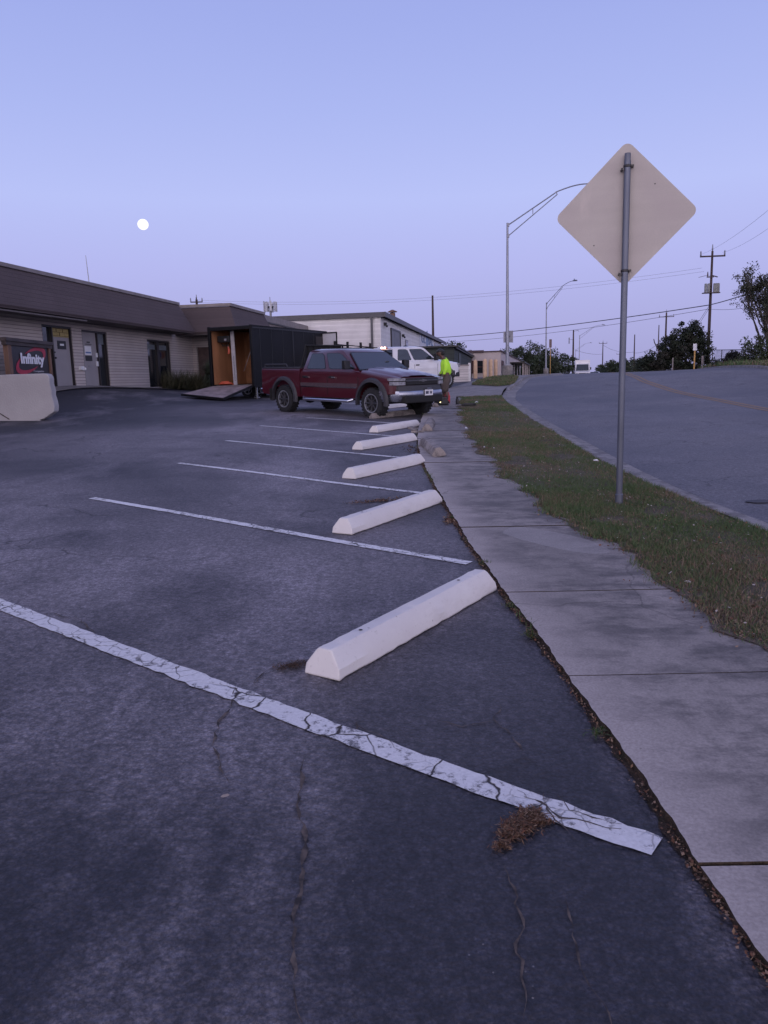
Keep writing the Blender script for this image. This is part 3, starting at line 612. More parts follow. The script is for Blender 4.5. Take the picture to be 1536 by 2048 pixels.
mb=MB(); mb.box((.05,1.28,2.20),(.10,.22,.13)); mb.lathe([(0,.16),(.05,.14),(.06,.04),(.02,0)],12,'x',(0,1.42,2.16)); mb.build('wall_light',M_wht,OB)
zb,zt=unit(*ops[2],None)
MB().box((-.09,8.44,(zb+zt)/2),(.12,.24,zt-zb)).build('mullion',M_frame,OB)
for yc,wd in ((7.82,1.04),(9.08,1.08)):
    g_=MB().box((-.14,yc,(zb+zt)/2),(.02,wd,zt-zb)).build('window',M_glass,OB); MB().box((-.125,yc+.05,3.22),(.008,wd*.8,.22)).build('painted_reflection',mat('dull_blind_reflection',(.13,.15,.17),.5),g_)  # pale strip on each pane stands in for a reflection
# wing doorway
d=MB().box((.66,12.78,2.30),(.86,.05,2.2)).build('door',mat('brown_door',(.085,.055,.05),.5,var=.25,scale=4),OB,label='brown door in the recess behind the shrubs')
MB().box((1.14,12.74,2.30),(.08,.12,2.2)).build('mullion',M_frame,OB)
MB().box((1.56,12.80,2.30),(.76,.03,2.2)).build('window',M_glass,OB)
mb=MB()
po=MB().box((1.52,12.77,2.86),(.66,.012,.80)).build('window_poster',mat('poster_paper',(.33,.31,.30),.6,var=.2,scale=3),OB)
for k,(xx,zz,ww,hh,cc) in enumerate([(1.30,3.10,.14,.30,(.45,.20,.05)),(1.46,3.02,.14,.42,(.40,.10,.04)),(1.62,3.06,.14,.36,(.08,.07,.30)),(1.76,2.98,.10,.5,(.20,.05,.20))]):
    MB().add([(xx-ww/2,12.760,zz-hh*.3),(xx+ww/2,12.760,zz-hh*.5),(xx+ww*.4,12.760,zz+hh/2),(xx-ww*.5,12.760,zz+hh*.3)],[(0,1,2,3)]).build('poster_colour',mat('poster_ink_%d'%k,cc,.6),po,fix=False)
tag(ribbon('walkway',np.arange(26,42.2,.5),lambda y:-11.6+.1495*(np.asarray(y)-28.8)-.05,lambda y:-11.6+.1495*(np.asarray(y)-28.8)+.62,3,.05,M_conc),kind='structure')
# thin mast on the roof
t=empty('roof_mast',(-12.9,36.0,5.2),0,'thin leaning whip mast on the office roof above the doors','antenna')
MB().tube([(0,0,0),(-.03,0,1.0),(-.07,0,2.05)],[.028,.022,.012],6).build('mast',M_steel,t); MB().box((0,0,.05),(.3,.3,.1)).build('base',M_steel,t)
# ---- white brick warehouse
WB=empty('warehouse',(.118,56,0),-R_(9.5),'long white painted brick warehouse with dark roof edge behind the pickups','building')
M_wbr=m_siding('white_brick',(.84,.81,.81),(.68,.655,.66),.085,brick=True,bw=.24,lw=.006)
M_dtrim=mat('slate_trim',(.075,.072,.085),.5,var=.1)
mb=MB(); mb.box((-11,.15,3.2),(22,.30,5.2)); mb.box((-.15,25.7,3.2),(.3,50.8,5.2)); mb.box((-11,51,3.2),(22,.3,5.2)); mb.build('wall',M_wbr,WB)
mb=MB(); mb.box((-10.9,-.16,5.92),(22.4,.10,.34)); mb.box((.36,25.5,5.92),(.10,51.6,.34)); mb.box((-10.8,25.5,6.02),(22.2,51.4,.12)); mb.build('roof',M_dtrim,WB)
MB().box((-.62,-.1,3.4),(.14,.14,4.8)).build('downpipe',M_dtrim,WB); MB().box((.08,50.3,3.4),(.14,.14,4.8)).build('downpipe',M_dtrim,WB)
w_=MB().box((.02,6.96,3.85),(.06,4.9,2.75)).build('bay_door',mat('grey_bay_door',(.14,.14,.155),.5,var=.2,scale=1.5),WB)
mb=MB(); mb.box((.05,4.5,3.85),(.10,.12,2.8)); mb.box((.05,9.4,3.85),(.1,.12,2.8)); mb.box((.05,6.96,5.22),(.1,5.0,.12)); mb.build('door_frame',M_frame,w_)
w_=MB().box((.02,13.5,4.38),(.06,1.5,.62)).build('window',M_glass,WB); MB().box((.045,13.5,4.38),(.03,1.7,.76)).build('frame',mat('grey_frame',(.22,.22,.24),.5),w_)
MB().box((.065,13.5,4.38),(.01,1.4,.5)).build('pane',M_glass,w_)
w_=MB().box((.03,42.6,4.75),(.06,7.0,1.6)).build('window',mat('hazy_pane',(.22,.22,.26),.3,var=.2,scale=1),WB)
for yy,zz in ((1.4,5.35),(10.8,5.0),(47.6,5.25)):
    mb=MB(); mb.box((.12,yy,zz),(.2,.28,.22)); mb.box((.22,yy,zz-.14),(.14,.22,.14)); mb.build('flood_light',M_black,WB)
M_gblue=mat('sign_blue',(.10,.17,.30),.5); M_gpale=mat('sign_pale_board',(.60,.60,.64),.5)
b_=MB().box((.03,30.4,4.9),(.05,14.5,2.2)).build('sign_board',M_gpale,WB)
text('GL',4.0,1.05,'sign_letters',M_gblue,b_,(.06,24.6,5.0),(0,1,0),(0,0,1),.01,.04)
text('BAL',5.2,1.05,'sign_letters',M_gblue,b_,(.06,31.2,5.0),(0,1,0),(0,0,1),.01,.04)
mb=MB(); mb.lathe([(0,.09),(.9,.09),(.9,.06),(0,.06)],20,'x',(0,0,0)); mb.v=[(x,29.9+y*.95,5.45+z*1.0) for x,y,z in mb.v]; mb.build('globe_emblem',mat('pale_blue_emblem',(.30,.40,.60),.5),b_)
mb=MB(); mb.box((.10,29.5,5.45),(.02,.18,1.9)); mb.box((.10,30.2,5.45),(.02,.3,2.0)); mb.build('emblem_bars',M_gblue,b_)
for yy,ww in ((27.0,3.1),(31.2,4.0),(34.6,1.6)): MB().box((.065,yy,4.42),(.01,ww,.22)).build('faded_print',mat('faded_print',(.50,.50,.55),.5),b_)
t=empty('vent_stack',(2.2-1.0,69.3,6.05),0,'rusty round vent stack with a flat cap on the warehouse roof','chimney')
M_rust=mat('rusty_metal',(.17,.10,.075),.8,var=.35,scale=5)
MB().lathe([(.24,0),(.24,1.02),(.20,1.05),(0,1.05)],16).build('pipe',M_rust,t,smooth=True); MB().lathe([(0,1.32),(.10,1.30),(.42,1.15),(.42,1.10),(0,1.08)],16).build('cap',M_rust,t)
# ---- pale building beyond
PB=empty('shop_building',(12.25,80,0),-R_(12),'low pale pinkish building with a dark canopy beyond the bollards','building')
M_pink=mat('pale_stucco',(.50,.43,.42),.8,var=.05,scale=.6)
mb=MB(); mb.box((-5.5,.15,2.2),(11,.3,3.4)); mb.box((-.15,29.5,2.2),(.3,58.6,3.4)); mb.box((-5.5,59,2.2),(11,.3,3.4)); mb.build('wall',M_pink,PB)
mb=MB(); mb.box((-6.4,-.1,3.95),(9.4,.3,.22)); mb.box((-5.5,29.5,3.92),(11.2,59.3,.10)); mb.box((.1,29.5,3.9),(.12,59.4,.10)); mb.build('roof',mat('dark_red_roof',(.075,.045,.05),.7),PB)
mb=MB(); mb.box((-5.2,.4,4.2),(.5,.5,.4)); mb.build('roof_vent',M_trim,PB)
M_shut=mat('maroon_shutter',(.10,.035,.035),.6)
w_=MB().box((-2.30,-.02,2.4),(1.1,.06,1.25)).build('window',M_glass,PB); mb=MB(); mb.box((-2.92,-.05,2.4),(.22,.06,1.3)); mb.box((-1.66,-.05,2.4),(.14,.06,1.3)); mb.box((-2.3,-.06,2.4),(1.0,.03,.06)); mb.build('shutter',M_shut,w_)
w_=MB().box((.03,3.2,2.35),(.08,2.6,1.25)).build('window',M_glass,PB); MB().box((.08,1.8,2.35),(.05,1.5,1.3)).build('shutter',M_shut,w_)
for yy,ww in ((25,9),(38,7),(50,6)): MB().box((.04,yy,2.1),(.08,ww,1.9)).build('shop_front',M_glass,PB)
mb=MB(); mb.box((.9,38,3.05),(1.9,36,.12)); mb.build('canopy',M_frame,PB)
for yy in (21,30,36,44,55): MB().box((1.6,yy,2.1),(.14,.2,1.9)).build('canopy_post',M_pink,PB)
# ---- dark green metal shed
GB=empty('green_shed',(5.0,53,0),-R_(9),'dark green metal shed with sloping dark roof edge behind the white pickup','shed')
M_green=m_siding('green_metal',(.052,.062,.060),(.035,.04,.04),.3,lw=.01)
mb=MB(); mb.box((-2.4,0,2.3),(4.8,.1,2.3)); mb.box((-.05,14,2.3),(.1,28,2.3)); mb.box((-2.4,28,2.3),(4.8,.1,2.3)); mb.build('wall',M_green,GB)
mb=MB(); mb.box((-2.3,13.9,3.50),(5.2,28.6,.10)); mb.box((.16,14,3.42),(.06,28.5,.14)); mb.build('roof',M_black,GB)
mb=MB(); mb.box((.02,6,2.2),(.06,2.6,2.0)); mb.build('door',mat('green_door',(.04,.05,.048),.6),GB)
# ---- low white block wall
LW=empty('block_wall',(5.28,47.2,1.15),-R_(4),'short white painted block wall beside the driveway','wall')
M_wblk=m_siding('white_block',(.60,.56,.55),(.36,.33,.33),.15,brick=False,lw=.010)
MB().box((-1.5,0,.48),(3.0,.2,.98)).build('blocks',M_wblk,LW); MB().box((-1.5,0,1.0),(3.1,.26,.07)).build('coping',M_trim,LW)
mb=MB(); mb.box((.07,0,.55),(.14,.24,1.16)); mb.build('end_post',mat('white_post',(.62,.60,.60),.6),LW)
# ---- bollards
M_boll=mat('faded_yellow_concrete',(.58,.40,.26),.75,var=.12,scale=5,bump=.2)
def bollard():
    t=empty('bollard',(0,0,0),0)
    MB().lathe([(.135,-.1),(.135,1.12),(.125,1.20),(.09,1.26),(0,1.28)],18).build('post',M_boll,t,smooth=True)
    MB().lathe([(.20,-.05),(.20,.03),(.137,.04)],18).build('base_collar',M_conc,t); return t
b0=bollard()
for i,(px,py,lb) in enumerate([(951,758,'leftmost of the four pale yellow bollards, nearest the green shed'),(970,758,'second bollard from the left, the one set nearest the curb'),(981.5,755.5,'third bollard from the left, in front of the window'),(991.5,754.5,'rightmost of the four pale yellow bollards, nearest the lamp post')]):
    o=b0 if i==0 else copy_tree(b0); p=gp(px,py); o.location=(p[0],p[1],p[2]); o.rotation_euler=(0,0,i); tag(o,lb,'bollard','pale yellow bollards by the driveway')
# ---- rendered retaining wall at the left
M_ret=mat('rendered_concrete',(.37,.355,.365),.85,var=.07,scale=1.4,bump=.35,bscale=26,detail=8)
def outline():
    P=[(-17,.35),(-9.45,.35),(-9.22,.58),(-9.05,.62)]
    P=[(-17,.3),(-9.18,.3),(-9.16,.66),(-9.05,.68),(-8.95,.74),(-8.86,.80),(-8.76,.86),(-8.74,1.0),(-8.75,1.12),(-8.79,1.30),(-8.775,1.42),(-8.81,1.60),(-8.80,1.72),(-8.81,1.79),(-8.86,1.855),(-8.95,1.872),(-10,1.868),(-13,1.862),(-17,1.86)]
    return P
rw=MB().prism(outline(),'y',20.95,21.27).build('retaining_wall',M_ret,bevel=.02); tag(rw,'thick pale rendered wall with chipped corner in front of the black sign','wall')
MB().add([(-10.6,20.944,1.10),(-10.58,20.944,1.115),(-9.95,20.944,.69),(-9.99,20.944,.68)],[(0,1,2,3)]).build('crack',M_crack,rw,fix=False)
# ---- black sign board behind it
SB=empty('sign_board',(-10.9,23.1,.8),0,'black company sign on wooden posts, white lettering over a red swoosh','sign')
M_sbk=mat('sign_navy_black',(.012,.013,.022),.35,var=.2,scale=2)
MB().box((0,1.55,1.05),(.05,2.62,1.9)).build('panel',M_sbk,SB)
for yy in (.12,2.95): MB().box((0,yy,.95),(.14,.22 if yy<1 else .12,2.1)).build('post',M_wood,SB)
mb=MB(); mb.box((.02,1.5,2.12),(.22,3.3,.10)); mb.box((.02,1.5,2.02),(.14,3.2,.12)); mb.build('cap_beam',mat('dark_wood',(.055,.042,.042),.7,var=.35,scale=14,stretch=(1,.1,1)),SB)
M_swoosh=mat('red_swoosh',(.36,.022,.055),.45)
for s,(t0,t1) in ((1,(-62,112)),(-1,(-62,112))):
    m_=MB(); n=40; tl=R_(14)
    for i in range(n+1):
        t=R_(t0+(t1-t0)*i/n); th=.105*math.sin(math.pi*i/n)**.8+.003
        for rr in (1,-1):
            a=(1.02+th*rr*1.1)*math.cos(t); b=(.29+th*rr*.6)*math.sin(t)
            y_=a*math.cos(tl)-b*math.sin(tl); z_=a*math.sin(tl)+b*math.cos(tl); m_.v.append((.034,1.58+s*y_,1.55+s*z_))
    for i in range(n): q=2*i; m_.f.append((q,q+1,q+3,q+2))
    # keep only the outer crescent
    m_.build('swoosh',M_swoosh,SB,fix=False)
M_lett=mat('sign_white',(.72,.72,.76),.4,var=.02)
text('Infinity',1.66,.42,'lettering',M_lett,SB,(.045,.82,1.34),(0,1,0),(0,0,1),.008,.075)
text('Companies',.75,.08,'lettering',mat('sign_grey',(.35,.35,.38),.5),SB,(.045,1.62,1.17),(0,1,0),(0,0,1),.008,.03)
for k,(yy,ww) in enumerate([(.62,.16),(.84,.05),(.95,.05),(1.1,.10),(1.3,.05),(1.55,.12),(1.8,.05)]): MB().box((.05,yy,.93+.012*(k%3)),(.01,ww,.05),rx=.1*(k%3-1)).build('lettering',M_lett,SB)
# ================================================================== STREET FURNITURE
# ---- diamond sign seen from behind
SG=empty('traffic_sign',(2.47,8.03,hz(2.47,8.0)),-R_(11),'large diamond road sign seen from its bare tan back, on a round grey post','road sign')
M_back=G('sign_back')
g=M_back; band=g.noise(1.5,4,.5,src=g.map((1,1,1),(0,R_(45),0))); st=g.noise(3.0,3,.5,src=g.map((.25,1,2.2),(0,R_(40),0))); f=g.noise(120,2)
c=g.mix(g.rng(st,.3,.7),(.46,.415,.375),(.52,.475,.43)); c=g.mix(g.rng(band,.42,.62,0,.55),c,(.42,.365,.35)); c=g.mix(g.rng(g.noise(9,5,.7,src=g.map((1,1,.3),(0,R_(40),0))),.58,.72,0,.35),c,(.60,.53,.48)); c=g.mix(1.0,c,g.rng(f,.3,.7,.96,1.04),'MULTIPLY'); g.b.inputs['Metallic'].default_value=.05; M_back=g.fin(c,.55,None,spec=.4)
s=.975; r=.07; P=[]
for k,(cx_,cz_) in enumerate(((1,1),(-1,1),(-1,-1),(1,-1))):
    for a in range(7):
        t=R_(90*k+15*a); P.append(((s/2-r)*cx_+r*math.cos(t),(s/2-r)*cz_+r*math.sin(t)))
c45=math.cos(R_(45)); P=[(a*c45-b*c45,a*c45+b*c45) for a,b in P]
ZC=2.945
MB().prism([(a,b+ZC) for a,b in P],'y',.048,.052).build('sign_plate',M_back,SG)
MB().prism([(a*.985,b*.985+ZC) for a,b in P],'y',.0525,.0535).build('sign_face',mat('sign_yellow_face',(.75,.48,.02),.4),SG)
pole=MB().tube([(0,0,-.15),(0,0,1.6),(0,0,3.44)],.0325,20).build('post',mat('grey_post',(.115,.125,.160),.38,metal=.45,var=.14,scale=6,stretch=(1,1,.3)),SG,smooth=True)
MB().lathe([(.040,-.05),(.040,.14),(.0335,.15)],20).build('post_sleeve',MATS['grey_post'],SG)
MB().lathe([(.030,3.43),(.030,3.50),(.027,3.505),(0,3.505)],16).build('post_top',MATS['grey_post'],SG)
for zz in (3.385,2.40):
    mb=MB(); mb.lathe([(.036,zz-.012),(.039,zz-.008),(.039,zz+.008),(.036,zz+.012)],20); mb.box((-.052,.0,zz-.03),(.02,.07,.02)); mb.box((.048,.01,zz),(.025,.06,.018)); mb.tube([(-.052,-.03,zz-.03),(-.052,.045,zz-.03)],.007,8); mb.build('clamp',M_frame,SG)
for aa,bb in ((.27,.27),(-.30,-.28)): MB().lathe([(0,-.002),(.007,-.002),(.007,0),(0,0)],8,'y',(aa,.048,ZC+bb)).build('rivet',M_frame,SG)
# ---- street lamps
M_lamp=mat('lamp_galvanised',(.27,.28,.33),.45,metal=.4,var=.15,scale=.8)
def lamp(H=9.6,reach=5.0):
    t=empty('street_lamp',(0,0,0),0)
    MB().tube([(0,0,.3),(0,0,H*.4),(0,0,H)],[.125,.10,.062],14).build('pole',M_lamp,t,smooth=True)
    MB().lathe([(.36,-.3),(.36,.75),(.33,.78),(0,.78)],20).build('footing',M_conc,t); MB().box((0,0,.80),(.42,.42,.06)).build('base_plate',M_lamp,t)
    up=[(.06,0,H-.12)]; 
    for k in range(1,9): f=k/8; up.append((.06+reach*.62*f,0,H-.12+1.95*f))
    for k in range(1,9):
        f=k/8; up.append((.06+reach*(.62+.38*f),0,H-.12+1.95+.42*math.sin(f*math.pi/2)))
    MB().tube(up,.038,8).build('arm',M_lamp,t,smooth=True)
    mb=MB(); mb.tube([(.06,0,H-.78),(.06+reach*.62,0,H-.12+1.78)],.030,8); mb.tube([(.06+reach*.62,0,H-.12+1.75),(.06+reach*.60,0,H-.12+1.95)],.03,8); mb.tube([(.06+reach*.31,0,H+.50),(.06+reach*.31,0,H+.86)],.024,8)
    mb.box((.05,0,H-.12),(.12,.16,.2)); mb.box((.05,0,H-.78),(.12,.16,.2)); mb.build('brace',M_lamp,t)
    ex,ez=.06+reach,H+2.25; rings=[]
    for x,hw,zt_,zb_ in ((0,.05,.05,-.05),(.15,.11,.09,-.06),(.45,.17,.11,-.08),(.7,.15,.08,-.10),(.86,.05,.0,-.07)):
        rings.append([(ex+x,-hw,ez+(zt_+zb_)/2),(ex+x,-hw*.6,ez+zt_),(ex+x,hw*.6,ez+zt_),(ex+x,hw,ez+(zt_+zb_)/2),(ex+x,hw*.7,ez+zb_),(ex+x,-hw*.7,ez+zb_)])
    l=MB().layers(rings).build('lamp_head',M_lamp,t,smooth=True); MB().lathe([(.05,0),(.05,.14),(0,.15)],8,'z',(ex+.3,0,ez+.1)).build('photocell',M_black,l)
    return t
L0=lamp()
def place(o,x,y,rz,lb,cat,gr,sc=1,dz=0):
    o.location=(x,y,hz(x,y)+dz); o.rotation_euler=(0,0,rz); o.scale=(sc,)*3; return tag(o,lb,cat,gr)
place(L0,8.27,51.2,R_(2),'nearest tall street lamp on a concrete footing, its head hidden by the diamond sign','street lamp','street lamps along the road')
place(copy_tree(L0),22.2,105.5,-R_(61),'second street lamp up the road, beside the yellow marker post','street lamp','street lamps along the road',.97)
place(copy_tree(L0),43.2,171,-R_(8),'third, distant street lamp above the white box truck','street lamp','street lamps along the road',.90)
place(copy_tree(L0),57.5,232,-R_(16),'faintest, farthest street lamp, low behind the third one','street lamp','street lamps along the road',.78)
o=place(copy_tree(L0),35.0,70,R_(182),'street lamp half hidden in the tall tree at the right edge','street lamp','street lamps along the road',.66,.0)
# signs fixed on / near lamps
SG2=empty('lamp_sign',(8.36,51.3,3.95),R_(10),'small sign seen from behind, fixed to the nearest lamp pole','road sign')
MB().box((.14,.02,.0),(.34,.02,.75)).build('sign_plate',mat('dull_sign_back',(.22,.22,.25),.5,metal=.3),SG2); MB().box((.0,-.06,.0),(.10,.1,.1)).build('bracket',M_frame,SG2)
MB().box((-.22,.04,-.02),(.22,.02,.7)).build('sign_plate',mat('pale_sign_back',(.33,.33,.38),.5,metal=.2),SG2)
def marker(px,Y,dx,top_mt,col,lb,H=2.1,ph=.55,pw=.3,name='marker_post'):
    d=ray(px,740); x=d[0]/d[1]*Y; z=hz(x,Y); t=empty(name,(x,Y,z),-R_(15),lb,'marker sign')
    MB().box((0,0,H/2-.1),(.07,.05,H+.2)).build('post',col,t); MB().box((0,-.04,H-ph/2+.1),(pw,.02,ph)).build('sign_plate',top_mt,t); return t
M_my=mat('marker_orange',(.42,.24,.07),.6)
marker(1100.5,92,0,mat('brown_sign_back',(.15,.10,.10),.6),M_my,'yellow marker post with a dark plate beside the second street lamp',4.0,.95,.30)
marker(1388,46,0,mat('marker_white',(.62,.62,.66),.5),M_my,'orange post with a white plate on the far verge before the dark bush',1.25,.38,.20)
marker(1345,49,0,M_trim,M_trim,'short pale stub post at the foot of the dark bush',.55,.2,.08)
marker(1404,52,0,M_trim,M_trim,'stubby grey post between the orange marker and the big pole',.65,.5,.13)
# ---- utility poles
M_pole=mat('creosote_wood',(.060,.040,.038),.9,var=.35,scale=3,stretch=(1,1,.15)); M_ins=mat('insulator_grey',(.22,.22,.26),.4)
def upole(px,py_top,Y,zb,arm=1.0,armz=.5,arm_rot=0,r=.15,lb='',second=False,name='utility_pole',leaning=0):
    dt=ray(px,py_top); x=dt[0]/dt[1]*Y; zt=CAM_H+dt[2]/dt[1]*Y; H=zt-zb
    t=empty(name,(x,Y,zb),arm_rot,lb,'utility pole','utility poles'); MB().tube([(leaning,0,-.3),(leaning*.5,0,H*.5),(0,0,H)],[r*1.25,r*1.1,r*.8],10).build('shaft',M_pole,t,smooth=True)
    if arm:
        mb=MB(); mb.box((0,-r,H-armz),(2*arm,.12,.12)); c=mb.build('crossarm',M_pole,t)
        for xx in (-arm*.95,arm*.95): MB().lathe([(.05,0),(.08,.1),(.05,.2),(.07,.28),(.03,.42)],8,'z',(xx,-r,H-armz+.05)).build('insulator',M_ins,t)
        MB().lathe([(.04,0),(.07,.15),(.05,.3),(.03,.55)],8,'z',(0,0,H)).build('insulator',M_ins,t)
    return t,x,Y,H
P1,x1,y1,H1=upole(1425,502,70,1.5,1.05,.45,R_(-6),.115,'tallest utility pole with transformer rack at the right, beside the tree')
mb=MB(); mb.box((-.15,-.22,H1-2.2),(.6,.08,.08)); mb.box((.25,-.2,H1-2.15),(.45,.08,.08),ry=.3); mb.lathe([(.04,0),(.06,.15),(.03,.4)],8,'z',(-.38,-.22,H1-2.15)); mb.tube([(-1.15,-.25,H1-2.2),(-.6,-.25,H1-2.08),(-.2,-.25,H1-2.12)],.02,6); mb.build('lower_crossarm',M_pole,P1)
mb=MB(); mb.box((-.05,-.28,H1-3.55),(1.45,.4,.07)); mb.build('rack_shelf',M_pole,P1)
for k,xx in enumerate((-.52,-.27,.22,.38,.54)):
    MB().lathe([(.105,0),(.115,.08),(.115,.68),(.10,.76),(0,.78)],12,'z',(xx,-.28,H1-3.51)).build('transformer',mat('transformer_grey',(.20,.205,.20),.5,var=.2,scale=4),P1,smooth=True)
P2,x2,y2,H2=upole(1333,625,150,1.3,1.35,.8,R_(-10),.17,'utility pole with crossarm rising from the dark bush')
P3,x3,y3,H3=upole(1318,650,190,1.2,0,.5,0,.13,'plain slim pole just left of the pole in the dark bush')
P4,x4,y4,H4=upole(1269.5,669,185,1.1,.0,.3,.4,.13,'plain pole right of the diamond sign post, beyond the road crest')
P5,x5,y5,H5=upole(1147,660,170,1.2,0,.5,0,.17,'dark pole left of the box truck with a hanging plate')
mb=MB(); mb.box((-.9,0,H5-2.2),(.12,.5,1.3)); mb.tube([(0,0,H5-2),(-.9,0,H5-2)],.04,6); mb.tube([(0,0,H5-.3),(.9,0,H5-.1),(1.2,0,H5-.3)],.05,6); mb.build('plate',M_ins,P5)
P6,x6,y6,H6=upole(1206,684,230,1.0,1.15,.4,R_(-5),.14,'far utility pole with crossarm right of the box truck')
P7,x7,y7,H7=upole(1239,706,270,1.0,1.0,.4,R_(-5),.11,'faint farthest pole just left of the sign post')
P8,x8,y8,H8=upole(865,591,112,1.0,0,.4,0,.16,'bare grey pole standing behind the far end of the warehouse')
P9,x9,y9,H9=upole(393,599,92,1.0,.68,.30,R_(5),.16,'utility pole with crossarm behind the office roof')
MB().box((0,-.2,H9-.2),(.1,.1,.8)).build('pole_top_pin',M_pole,P9)
# ---- cell antenna behind the office
CA=empty('cell_antenna',(-17.2,120,1),0,'cell phone mast with a ring of white panels behind the office wing','antenna')
dt=ray(541,622); Xc=dt[0]/dt[1]*120; CA.location=(Xc,120,1.0)
def zof(py,Y,px=541): d=ray(px,py); return CAM_H+d[2]/d[1]*Y-1.0
MB().tube([(0,0,0),(0,0,zof(612,120))],[.3,.16],10).build('mast',M_ins,CA); MB().tube([(0,0,zof(612,120)),(0,0,zof(594,120))],.05,6).build('whip',M_ins,CA)
zc=zof(614,120)
for k in range(9):
    a=2*math.pi*k/9; MB().box((.95*math.cos(a),.95*math.sin(a),zc+.1*(k%2)),(.16,.30,1.45),rz=a).build('antenna_panel',mat('antenna_white',(.50,.50,.54),.5),CA)
mb=MB(); mb.tube([(.8*math.cos(2*math.pi*k/12),.8*math.sin(2*math.pi*k/12),zc) for k in range(13)],.04,6); mb.box((0,0,zc),(1.6,.06,.06)); mb.box((0,0,zc),(.06,1.6,.06)); mb.build('ring_frame',M_frame,CA)
# ---- wires
M_wire=mat('wire_black',(.035,.032,.04),.6)
def W(px,py,Y): d=ray(px,py); return Vector((d[0]/d[1]*Y,Y,CAM_H+d[2]/d[1]*Y))
def wire(a,b,sag,r,lb):
    pts=[]; n=24
    for i in range(n+1): f=i/n; p=a.lerp(b,f); p.z-=sag*4*f*(1-f); pts.append(p)
    return tag(MB().tube(pts,r,5,cap=False).build('overhead_wire',M_wire,smooth=True),lb,'wire','overhead wires')
e8=Vector((x8,y8,W(865,676,112).z)); A1=W(1418,610,70)
wire(e8,A1,.35,.040,'thick lower wire from the warehouse pole to the tall transformer pole')
wire(A1,W(1475,594,60),.03,.038,'thick wire from the transformer pole into the right tree'); wire(W(1475,594,60),W(1600,540,50),.1,.032,'continuation of the thick wire through the right tree')
wire(W(870,685,112),W(1418,618,70),.5,.018,'thin wire just beneath the thick one')
wire(W(1418,618,70),W(1600,585,50),.4,.014,'thin wire passing from the transformer pole through the right tree')
for k,(a,b) in enumerate((((393,600,92),(1404,536,70)),((388,604,92),(1408,543,70)))): wire(W(*a),W(*b),1.2,.008,'%s of the two faint high wires crossing the whole sky'%('upper','lower')[k])
wire(W(1404,508,70),W(1640,330,30),.4,.007,'faint wire climbing from the top crossarm off the right side')
wire(W(1445,505,70),W(1660,360,30),.4,.007,'second faint wire climbing right from the top crossarm')
wire(W(1418,612,70),W(1392,652,72),.0,.016,'left guy wire of the transformer pole'); wire(W(1420,614,70),W(1397,650,72),.0,.016,'right guy wire of the transformer pole')
wire(W(1206,690,230),W(1269,704,185),.8,.03,'low wire between the two far poles'); wire(W(1150,700,170),W(1206,708,230),.4,.03,'low wire from the dark pole to the far crossarm pole'); wire(W(1270,706,185),W(1318,686,190),.6,.03,'low wire ending in the dark bush')
# ---- fence and shrubs at the far right
FN=empty('chain_link_fence',(0,0,0),0,'dark chain link fence beyond the road at the far right','fence')
fa,fb=W(1425,700,55),W(1620,697,47)
mb=MB(); n=9
for i in range(n+1):
    p=fa.lerp(fb,i/n); z=hz(p.x,p.y); MB().tube([(p.x,p.y,z-.2),(p.x,p.y,p.z+.02)],.03,6).build('fence_post',M_frame,FN)
MB().tube([fa,fb],.022,6).build('top_rail',M_frame,FN)
mb=MB(); n=150
for i in range(n):
    p=fa.lerp(fb,i/n); q=fa.lerp(fb,min(1,(i+7)/n)); z=hz(p.x,p.y)
    mb.tube([(p.x,p.y,z),(q.x,q.y,q.z)],.004,3,cap=False); mb.tube([(p.x,p.y,p.z),(q.x,q.y,z)],.004,3,cap=False)
mb.build('fence_mesh',M_frame,FN,fix=False)
# ================================================================== VEGETATION
M_leaf=m_tint('leaf_tint',.65,spec=.25)
M_bark=mat('bark',(.085,.070,.062),.9,var=.3,scale=10,bump=.4)
def leaves(name,C,rad,n,size,cols,parent,flat=.8,dens=None):
    # C: clump centres (k,3), rad (k,), n leaves per clump
    k=len(C); idx=np.repeat(np.arange(k),n); N=len(idx); d=RNG.normal(0,1,(N,3)); d/=np.linalg.norm(d,axis=1)[:,None]; r=RNG.random(N)**.45
    P=C[idx]+d*(r*rad[idx])[:,None]*np.array([1,1,flat]); s=size*RNG.uniform(.5,1.5,N)
    a=RNG.normal(0,1,(N,3)); a/=np.linalg.norm(a,axis=1)[:,None]; b=np.cross(a,RNG.normal(0,1,(N,3))); b/=np.linalg.norm(b,axis=1)[:,None]
    V=np.stack([P-a*s[:,None],P-b*(s*.5)[:,None],P+a*s[:,None],P+b*(s*.5)[:,None]],1).reshape(-1,3); q=np.arange(N)*4; F=np.stack([q,q+1,q+2,q+3],1)
    cols=np.array(cols); cl=cols[RNG.integers(0,len(cols),k)][idx]*RNG.uniform(.6,1.35,(N,1))
    o=raw_mesh(name,V,F,np.repeat(cl,4,0),M_leaf); o.parent=parent; return o
GRN=[(.036,.050,.024),(.045,.062,.028),(.028,.040,.022),(.055,.066,.034),(.050,.048,.030)]
